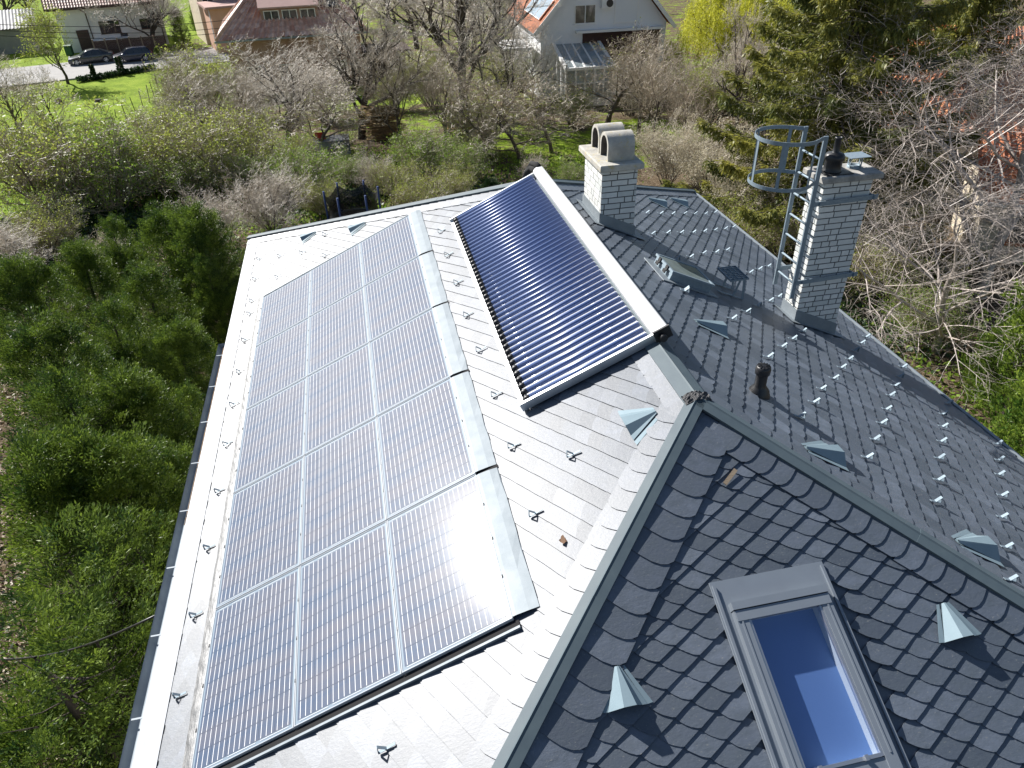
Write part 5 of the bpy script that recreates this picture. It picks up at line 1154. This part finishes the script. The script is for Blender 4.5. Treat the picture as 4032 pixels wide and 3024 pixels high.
for (k, hk, b, lb) in (
    ('olive', 3.4, (445, 262, 105, 1.1), 'tall hazy bare thicket left of the walnut'), ('thicket', 3.4, (392, 262, 165, 1.2), 'brown bare bush beside the fence stakes'),
    ('olive', 3.2, (135, 470, 232, 1.25), 'large bare multi stemmed bush on the left lawn edge'), ('greening', 3.2, (250, 460, 255, 1.0), 'bush with young green leaves and ivy at the lawn corner'),
    ('olive', 3.2, (330, 420, 270, 1.2), 'olive tinted bush in the middle of the hedge line'),
    ('olive', 3.4, (455, 400, 225, 1.2), 'pale beige twiggy bush below the walnut'), ('olive', 3.2, (520, 410, 262, 1.2), 'beige and green twiggy bush beside the walnut trunk'),
    ('greening', 3.2, (420, 430, 320, 1.2), 'low bush with fresh green leaves before the conifers'), ('thicket', 3.4, (590, 500, 355, 1.15), 'whitish bare bush right beyond the far corner of the roof'),
    ('thicket', 3.4, (480, 540, 400, 1.0), 'bare twiggy bush at the far left corner of the roof'), ('greening', 3.2, (665, 430, 300, 1.0), 'yellow green bush left of the trampoline'),
    ('greening', 3.2, (760, 400, 325, 1.2), 'yellow green bush in front of the grey compost box'), ('thicket', 3.4, (820, 420, 330, 1.0), 'grey bare bush below the stick pile'),
    ('greening', 3.2, (920, 375, 262, 1.2), 'tall green leafing bush in the middle of the garden'), ('greening', 3.2, (1010, 392, 300, 1.15), 'yellow flowering bush left of the collector pipes'),
    ('olive', 3.2, (900, 470, 372, 1.2), 'brownish bush behind the far hip of the roof'), ('olive', 3.4, (985, 440, 360, 1.0), 'low bare bush beside the clipped evergreen'),
    ('olive', 3.4, (1040, 330, 215, 1.1), 'grey thicket under the forked bare tree'), ('olive', 3.2, (1235, 275, 190, .9), 'olive bush at the conservatory corner'),
    ('thicket', 3.4, (1360, 250, 120, 1.2), 'dense bare thicket before the maroon boarding'), ('thicket', 3.4, (1450, 240, 130, 1.2), 'greyish thicket below the small yellow willow'),
    ('olive', 3.2, (1530, 270, 120, 1.2), 'tall olive thicket left of the spruce'), ('thicket', 3.4, (1600, 250, 70, 1.1), 'bare thicket at the left side of the spruce top'),
    ('cream', 3.4, (1440, 400, 270, 1.15), 'cream budding bush right behind the concrete cowls'), ('cream', 3.4, (1530, 430, 265, 1.15), 'cream budding bush beyond the far right roof corner'),
    ('cream', 3.4, (1600, 500, 350, 1.1), 'cream budding bush below the lowest spruce boughs'), ('olive', 3.2, (1640, 560, 420, 1.2), 'olive bush between right eave and ladder cage'),
    ('olive', 3.2, (1900, 640, 505, 1.2), 'olive bush right of the tall chimney'), ('greening', 3.2, (1990, 740, 610, 1.1), 'leafy bush below the cherry along the right eave'),
    ('greening', 3.2, (1230, 420, 340, .8), 'yellow green bush left of the chimney with concrete cowls'), ('olive', 3.4, (700, 470, 385, 1.1), 'brown twiggy bush behind the trampoline'),
    ('thicket', 3.4, (20, 620, 470, 1.2), 'dark tangled bush at the left edge above the conifers'), ('olive', 3.2, (110, 560, 440, 1.2), 'straggling bush between lawn and conifers'),
    ('cream', 3.4, (235, 600, 520, 1.3), 'white flowering low bush between the conifers')):
    put(k, hk, 'shrub', 'shrub', lb, *b, G2, None, ('stems', 'twigs'))
put('clipped', 1.7, 'clipped_bush', 'bush', 'dark rounded clipped evergreen left of the collector pipes', 1062, 425, 378, 1.0)
for (k, b, lb) in (('vase', (545, 345, 190, 1.1), 'slender bare tree left of the walnut trunk'), ('fruit', (690, 345, 200, 1.1), 'small bare tree between walnut and leaning trunk'), ('vase', (960, 330, 140, 1.0), 'upright bare tree between the vase shaped tree and the forked tree'), ('fruit', (1050, 360, 200, 1.0), 'twiggy small tree left of the ivy trunk fruit tree'), ('vase', (1380, 290, 110, 1.1), 'upright twiggy tree below the white gable corner'), ('vase', (1480, 330, 200, 1.0), 'pale twiggy tree between the small willow and the cream bushes'), ('tall', (1590, 300, 60, .55), 'tall pale bare tree just left of the big spruce'), ('vase', (420, 300, 150, 1.1), 'bare tree at the right end of the lawn'), ('fruit', (300, 400, 260, 1.1), 'small tree with spring buds at the lower lawn edge')):
    put(k, 0, 'bare_tree', 'tree', lb, *b, G1)
for i, (bx_, by_, ty, wd) in enumerate(((480, 40, -80, 1.0), (620, 20, -110, 1.0), (840, 40, -110, 1.1), (960, 55, -100, 1.0), (1120, 55, -90, 1.0), (1300, 20, -110, 1.1), (1650, 50, -110, 1.2), (1750, 60, -110, 1.2), (200, 20, -90, 1.1), (320, 10, -90, 1.0), (-20, 30, -80, 1.2), (1020, 150, -40, .7), (1110, 190, 20, .7))):
    put('tall', 0, 'bare_tree', 'tree', 'hazy bare tree in the dense belt along the top of the picture', bx_, by_, ty, wd, 'bare trees in the belt beyond the houses')
for (k, b, lb) in (('thicket', (560, 260, 130, 1.2), 'hazy bare bush under the left boughs of the walnut'), ('thicket', (700, 260, 120, 1.2), 'hazy bare bush right of the walnut trunk'), ('olive', (850, 240, 150, 1.0), 'twiggy bush behind the brushwood stack'), ('olive', (930, 230, 110, 1.0), 'tall grey thicket left of the forked tree'), ('olive', (1100, 225, 110, 1.0), 'twiggy bush at the left corner of the conservatory'), ('olive', (640, 370, 285, 1.1), 'olive bush under the walnut trunk'), ('olive', (545, 330, 235, 1.2), 'pale twiggy bush left of the walnut trunk'), ('olive', (380, 340, 240, 1.0), 'bare bush on the right side of the lawn'), ('olive', (860, 430, 345, 1.0), 'low olive bush below the brushwood stack'), ('thicket', (1150, 400, 330, .8), 'bare twigs left of the collector pipes'), ('greening', (560, 430, 330, 1.1), 'green leafing bush right of the beige bush')):
    put(k, 0, 'shrub', 'shrub', lb, *b, G2, None, ('stems', 'twigs'))
# conifers along the left side of the house: top pixel and top height give the place
def put_top(kind, hk, name, cat, label, tx, ty, ztop, wid=1.0, grp=None):
    q = at_z(tx, ty, ztop); P = Vector((q.x, q.y, gz(q.x, q.y))); return plant(kind, name, label, cat, P, ztop-P.z, hk, grp, None, wid)
for (k, tx, ty, zt_, wd, lb) in (
    ('thuja_a', 405, 425, -4.0, 1.25, 'tall yellow green conifer at the far corner of the roof'), ('thuja_b', 340, 432, -4.3, 1.2, 'twin topped conifer left of the far corner conifer'),
    ('thuja_c', 225, 462, -5.0, 1.0, 'pale yellow green conifer among the white flowering bush'), ('thuja_a', 150, 512, -4.8, 1.2, 'bushy conifer at the upper left of the hedge'),
    ('thuja_c', 440, 540, -5.2, 1.0, 'dark green conifer close to the eave behind the far corner'), ('thuja_b', 300, 560, -4.8, 1.3, 'feathery conifer in the second row of the hedge'),
    ('thuja_a', 22, 540, -4.2, 1.2, 'dark conifer at the left edge of the picture'), ('thuja_c', 215, 640, -4.6, 1.15, 'broad conifer beside the bare ground patch'),
    ('thuja_a', 365, 680, -5.0, 1.2, 'dark conifer beside the gutter end'), ('thuja_b', 60, 668, -3.8, 1.3, 'tall sunlit conifer at the left edge below the dark one'),
    ('thuja_c', 120, 780, -3.8, 1.1, 'wide sunlit conifer in the middle left'), ('thuja_a', 255, 790, -4.4, 1.25, 'conifer with yellow tips in the middle of the hedge'),
    ('thuja_c', 385, 830, -5.4, 1.0, 'shaded conifer against the house wall'), ('thuja_a', 40, 930, -3.4, 1.15, 'sunlit conifer at the left edge, lower third'),
    ('thuja_a', 175, 940, -3.8, 1.2, 'dark conifer left of the gutter, lower third'), ('thuja_b', 315, 950, -4.8, 1.2, 'thin shaded conifer near the wall'),
    ('thuja_thin', 95, 1100, -3.2, 1.2, 'open crowned conifer above the leaf litter'), ('thuja_thin', 240, 1100, -4.2, 1.3, 'open crowned conifer showing its dark trunk'),
    ('thuja_thin', 20, 1280, -3.0, 1.25, 'thin conifer at the lower left edge'), ('thuja_thin', 160, 1300, -3.9, 1.15, 'thin conifer in the lower left corner with bare lower boughs'),
    ('thuja_thin', 60, 1600, -4.6, .9, 'conifer in the bottom left corner')):
    put_top(k, 6, 'conifer', 'conifer', lb, tx, ty, zt_, wd, G3)
put('spruce', 16, 'spruce', 'spruce', 'big spruce with drooping boughs behind the ladder cage', 1745, 520, -420, 1.45, G4)
put('spruce_b', 14, 'spruce', 'spruce', 'second spruce right of the big one at the top edge', 1990, 410, -330, 1.0, G4)
put('spruce_b', 14, 'spruce', 'spruce', 'far spruce between the two near spruces', 1850, 300, -200, 1.0, G4)
put('spruce', 16, 'spruce', 'spruce', 'spruce with hanging twigs in the top right corner', 2225, 400, -420, 1.0, G4)
put('cherry', 6.6, 'cherry_tree', 'tree', 'bare silvery cherry with sweeping branches on the right', 2118, 640, -30, 1.55)
put('cherry', 6.6, 'cherry_tree', 'tree', 'pale bare cherry between the spruces and the orange roof', 2190, 560, 0, 1.5)
put('cherry', 6.6, 'cherry_tree', 'tree', 'smaller bare cherry hanging over the right eave', 2020, 760, 330, 1.5)
for (b, wd, lb) in (((2170, 900, 520), 1.0, 'glossy green yew at the right picture edge'), ((2215, 1120, 700), 1.0, 'green yew beside the right eave at the picture edge'), ((2120, 850, 690), .8, 'pale green yew bough under the cherry')):
    put('yew', 5, 'yew', 'yew', lb, *b, wd, 'yews beside the right eave')
# ivy covered posts and stakes
def ivy_post(px, py, pt_, lb, r_):
    P = at(px, py); h = top_h(P, pt_); rng = np.random.default_rng(int(px)); root = thing('ivy_post', lb, 'post', P, 'ivy clad posts along the verge'); mb = MB(); mb.tube([(0, 0, -.1), (.03, 0, h)], .08, 6); mb.build('post', M_wood, root)
    n = 900; k = rng.random(n); a = rng.uniform(0, 6.28, n); rr_ = r_*(.5+.5*rng.random(n))*(1-.4*k); Pp = np.stack([rr_*np.cos(a), rr_*np.sin(a), k*h*.97], 1); D = np.stack([np.cos(a), np.sin(a), rng.normal(scale=.6, size=n)], 1)
    link('ivy', quads_mesh('ivy', leaf_quads(Pp, D, .16, .14, rng), M_ivy, rng.random(n)), root)
ivy_post(206, 172, 139, 'thin leaning post overgrown with ivy near the street tree', .2); ivy_post(264, 160, 122, 'thick post overgrown with dark ivy in front of the hatchback', .32)
rng = np.random.default_rng(9); q0, q1 = at(170, 178), at(335, 150); n = 2600; k = rng.random(n); Pp = np.array(q0)[None]*(1-k[:, None])+np.array(q1)[None]*k[:, None]+np.stack([rng.normal(scale=.15, size=n), rng.normal(scale=.25, size=n), rng.random(n)*.45], 1)
o = link('ivy_border', quads_mesh('ivy_border', leaf_quads(Pp, rng.normal(size=(n, 3))+np.array([0, 0, .6]), .2, .16, rng), M_ivy, rng.random(n)), kind='stuff'); tag(o, 'low dark ivy border between the lawn and the verge', 'ivy')
stakes = [((250, 254), 237), ((274, 258), 221), ((292, 240), 210), ((309, 231), 197), ((324, 222), 183), ((334, 211), 176), ((345, 201), 170), ((352, 190), 163), ((340, 182), 158), ((358, 178), 153)]
for i, ((px, py), ty) in enumerate(stakes):
    P = at(px, py); h = top_h(P, ty); mb = MB(); mb.tube([(0, 0, -.1), (random.uniform(-.12, .12), random.uniform(-.1, .1), h)], .035, 5)
    o = mb.build('fence_stake', M_dbark); o.location = P; tag(o, 'thin dark wooden stake in the row across the lawn', 'stake', 'fence stakes across the lawn')
P = at(316, 158); h = top_h(P, 128); mb = MB(); mb.tube([(0, 0, -.1), (-.05, 0, h)], .05, 6); o = mb.build('verge_post', M_wood); o.location = P; tag(o, 'grey wooden post on the verge right of the ivy posts', 'post')
mb = MB(); q = at(128, 222); mb.tube([q+Vector((0, 0, -.1)), q+Vector((0, 0, .35))], .28, 9); tag(mb.build('tree_stump', M_dbark), 'dark tree stump standing alone on the lawn', 'stump')
q = at(212, 220); mb = MB(); mb.tube([q+Vector((0, 0, -.1)), q+Vector((0, 0, .22))], .3, 9); tag(mb.build('cut_log', M_dbark), 'short dark log lying on the sunny lawn', 'log')
# overhead wires between poles out of view
for i, (za, zb_, lb) in enumerate(((58, 12, 'upper overhead wire crossing before the long white house'), (68, 30, 'middle overhead wire crossing before the long white house'), (78, 40, 'lower overhead wire sagging towards the left edge'))):
    a, b_ = at_dist(-120, za-10+i*2, 74), at_dist(760, zb_-10, 80); mb = MB(); pts = [a.lerp(b_, k/16)-Vector((0, 0, 1.1*math.sin(math.pi*k/16))) for k in range(17)]; mb.tube(pts, .022, 5); tag(mb.build('overhead_wire', M_dark), lb, 'wire', 'overhead wires')
a, b_ = at_z(338, 1329, -2.62), at_z(-60, 1425, -5.4); mb = MB(); mb.tube([a.lerp(b_, k/10)-Vector((0, 0, .25*math.sin(math.pi*k/10))) for k in range(11)], .014, 5); tag(mb.build('service_cable', M_black), 'black service cable running from the left gutter into the conifers', 'cable')
# trampoline with drooping net
P = at(772, 505); TH_ = top_h(P, 408); tr_ = thing('trampoline', 'garden trampoline with blue poles and drooping black safety net behind the roof edge', 'trampoline', P); M_blue = mat('blue_foam_sleeve', (.02, .05, .16), .6); rt_ = 1.05
mb = MB(); mb.tube([(rt_*math.cos(R(a)), rt_*math.sin(R(a)), .75) for a in range(0, 361, 15)], .05, 6, cap=False); mb.build('frame', M_galv, tr_)
mb = MB(); mb.lathe([(0, .72), (rt_-.1, .74)], (0, 0, 0), 28); mb.build('jumping_mat', M_black, tr_)
for k in range(6):
    a = k*math.pi/3; mb = MB(); mb.tube([(1.1*rt_*math.cos(a), 1.1*rt_*math.sin(a), 0), (1.1*rt_*math.cos(a), 1.1*rt_*math.sin(a), TH_)], .05, 6); mb.build('net_pole', M_blue, tr_)
netm = bpy.data.materials.new('black_net'); netm.use_nodes = True; N = netm.node_tree.nodes; L_ = netm.node_tree.links; tp = N.new('ShaderNodeBsdfTransparent'); mx = N.new('ShaderNodeMixShader'); mx.inputs[0].default_value = .85
N['Principled BSDF'].inputs['Base Color'].default_value = (.008, .009, .012, 1); L_.new(tp.outputs[0], mx.inputs[1]); L_.new(N['Principled BSDF'].outputs[0], mx.inputs[2]); L_.new(mx.outputs[0], N['Material Output'].inputs[0])
mb = MB(); n = 48; vs = []
for i in range(n+1):
    a = 2*math.pi*i/n; sag = .35*abs(math.sin(3*a)); 
    for j in range(4): z = .8+(TH_-.1-sag-.8)*j/3; r_ = 1.08*rt_-.10*math.sin(math.pi*j/3); vs.append((r_*math.cos(a), r_*math.sin(a), z))
mb.add(vs, [(i*4+j, i*4+4+j, i*4+5+j, i*4+1+j) for i in range(n) for j in range(3)]); mb.build('safety_net', netm, tr_)
# compost box, stick pile, timber bench
q = at(722, 340); cb = thing('compost_box', 'grey compost box with a red crate on it, left of the leaning trunk', 'compost box', q)
mb = MB(); 
for k in range(4): mb.box((0, -.6, .12+k*.27), (2.0, .04, .22)); mb.box((-1, 0, .12+k*.27), (.04, 1.2, .22)); mb.box((1, 0, .12+k*.27), (.04, 1.2, .22)); mb.box((0, .6, .12+k*.27), (2.0, .04, .22))
mb.build('slat_wall', mat('pale_grey_boards', (.34, .35, .36), .8, noise=(4, (.26, .27, .28), .8)), cb); mb = MB(); mb.box((0, 0, 1.12), (2.1, 1.3, .06)); mb.build('lid', bpy.data.materials['pale_grey_boards'], cb)
mb = MB(); qq = q+Vector((-.6, 0, 1.15)); mb.box(qq+Vector((0, 0, .02)), (.6, .4, .03))
for sx, sy, a_, b2 in ((0, -.2, .6, .02), (0, .2, .6, .02), (-.3, 0, .02, .4), (.3, 0, .02, .4)): mb.box(qq+Vector((sx, sy, .17)), (a_, b2, .30))
tag(mb.build('red_crate', mat('red_plastic', (.45, .05, .03), .5)), 'small open red crate on top of the grey compost box', 'crate')
q = at(828, 300); rgl = random.Random(6); mb = MB()
for i in range(420):
    h = rgl.random(); z = h*2.0; yy = rgl.gauss(0, .5)*(1.1-h*.6); L2 = rgl.uniform(.8, 2.2); xx = rgl.gauss(0, .35); an = rgl.gauss(0, .10); dv = rt*math.cos(an)+Vector((0, 0, math.sin(an))); c = q+rt*xx+Vector((0, yy, z)); mb.tube([c-dv*L2*.5, c+dv*L2*.5], rgl.uniform(.012, .03), 4, val=rgl.random())
o = mb.build('brushwood_pile', mat('cut_brushwood', (.16, .10, .06), .9, tint=(.45, .34, .16))); tag(o, 'tall stack of cut brown brushwood under the leaning bare tree', 'brushwood'); 
q = at(990, 285); bn = thing('timber_bench', 'rough timber table and bench standing under the forked tree', 'bench', q); mb = MB(); mb.box((0, 0, .75), (1.6, .7, .06)); mb.build('table_top', M_wood, bn)
for sx in (-.7, .7):
    mb = MB(); mb.box((sx, 0, .36), (.1, .7, .72)); mb.build('leg', M_wood, bn)
mb = MB(); mb.box((0, -.75, .45), (1.8, .3, .05)); mb.box((-.7, -.75, .2), (.1, .25, .44)); mb.box((.7, -.75, .2), (.1, .25, .44)); mb.build('bench_seat', mat('orange_pine_boards', (.55, .28, .12), .7, noise=(5, (.45, .22, .1), .7)), bn)
# leaf litter and low undergrowth that nobody could count
def scatter(name, label, cat, pts_fn, n, ln, wd, m_, seed, upb=.5, lift=.02):
    rng = np.random.default_rng(seed); P = pts_fn(rng, n); Z = np.array([gz(x, y) for x, y in P]); P3 = np.stack([P[:, 0], P[:, 1], Z+lift+rng.random(len(P))*lift*2], 1); D = rng.normal(size=(len(P), 3)); D[:, 2] = np.abs(D[:, 2])*upb
    o = link(name, quads_mesh(name, leaf_quads(P3, D, ln, wd, rng), m_, rng.random(len(P))), kind='stuff'); tag(o, label, cat)
def around(pix, rad):
    C_ = np.array([(at(x, y).x, at(x, y).y) for x, y in pix])
    def f(rng, n): i = rng.integers(0, len(C_), n); return C_[i]+rng.normal(scale=rad, size=(n, 2))
    return f
M_dry = leafmat('dry_fallen_leaves', (.16, .10, .055), (.52, .44, .33), .15)
scatter('leaf_litter', 'dry fallen leaves covering the soil under the conifers', 'leaf litter', around([(x, y) for x in (20, 120, 220, 320) for y in (560, 700, 850, 1000, 1150, 1300, 1450, 1600)], 1.3), 26000, .13, .08, M_dry, 5, .35, .015)
scatter('undergrowth', 'low green undergrowth of ground ivy and weeds', 'undergrowth', around([(x, y) for x in (40, 160, 300, 440, 560, 680, 800, 930, 1080, 1240) for y in (360, 430, 490)]+[(1500, 470), (1650, 600), (1780, 650), (1900, 760), (2050, 900), (600, 330), (700, 350), (850, 350)], 1.8), 30000, .16, .11, M_green, 6, 1.2, .06)
scatter('dark_ivy', 'dark ivy patches creeping between the shrubs', 'ivy', around([(200, 480), (60, 500), (260, 420), (120, 600), (330, 500), (700, 440), (830, 400), (960, 420), (1560, 520), (1700, 640), (1850, 700)], 1.5), 16000, .17, .14, M_ivy, 7, 1.0, .10)
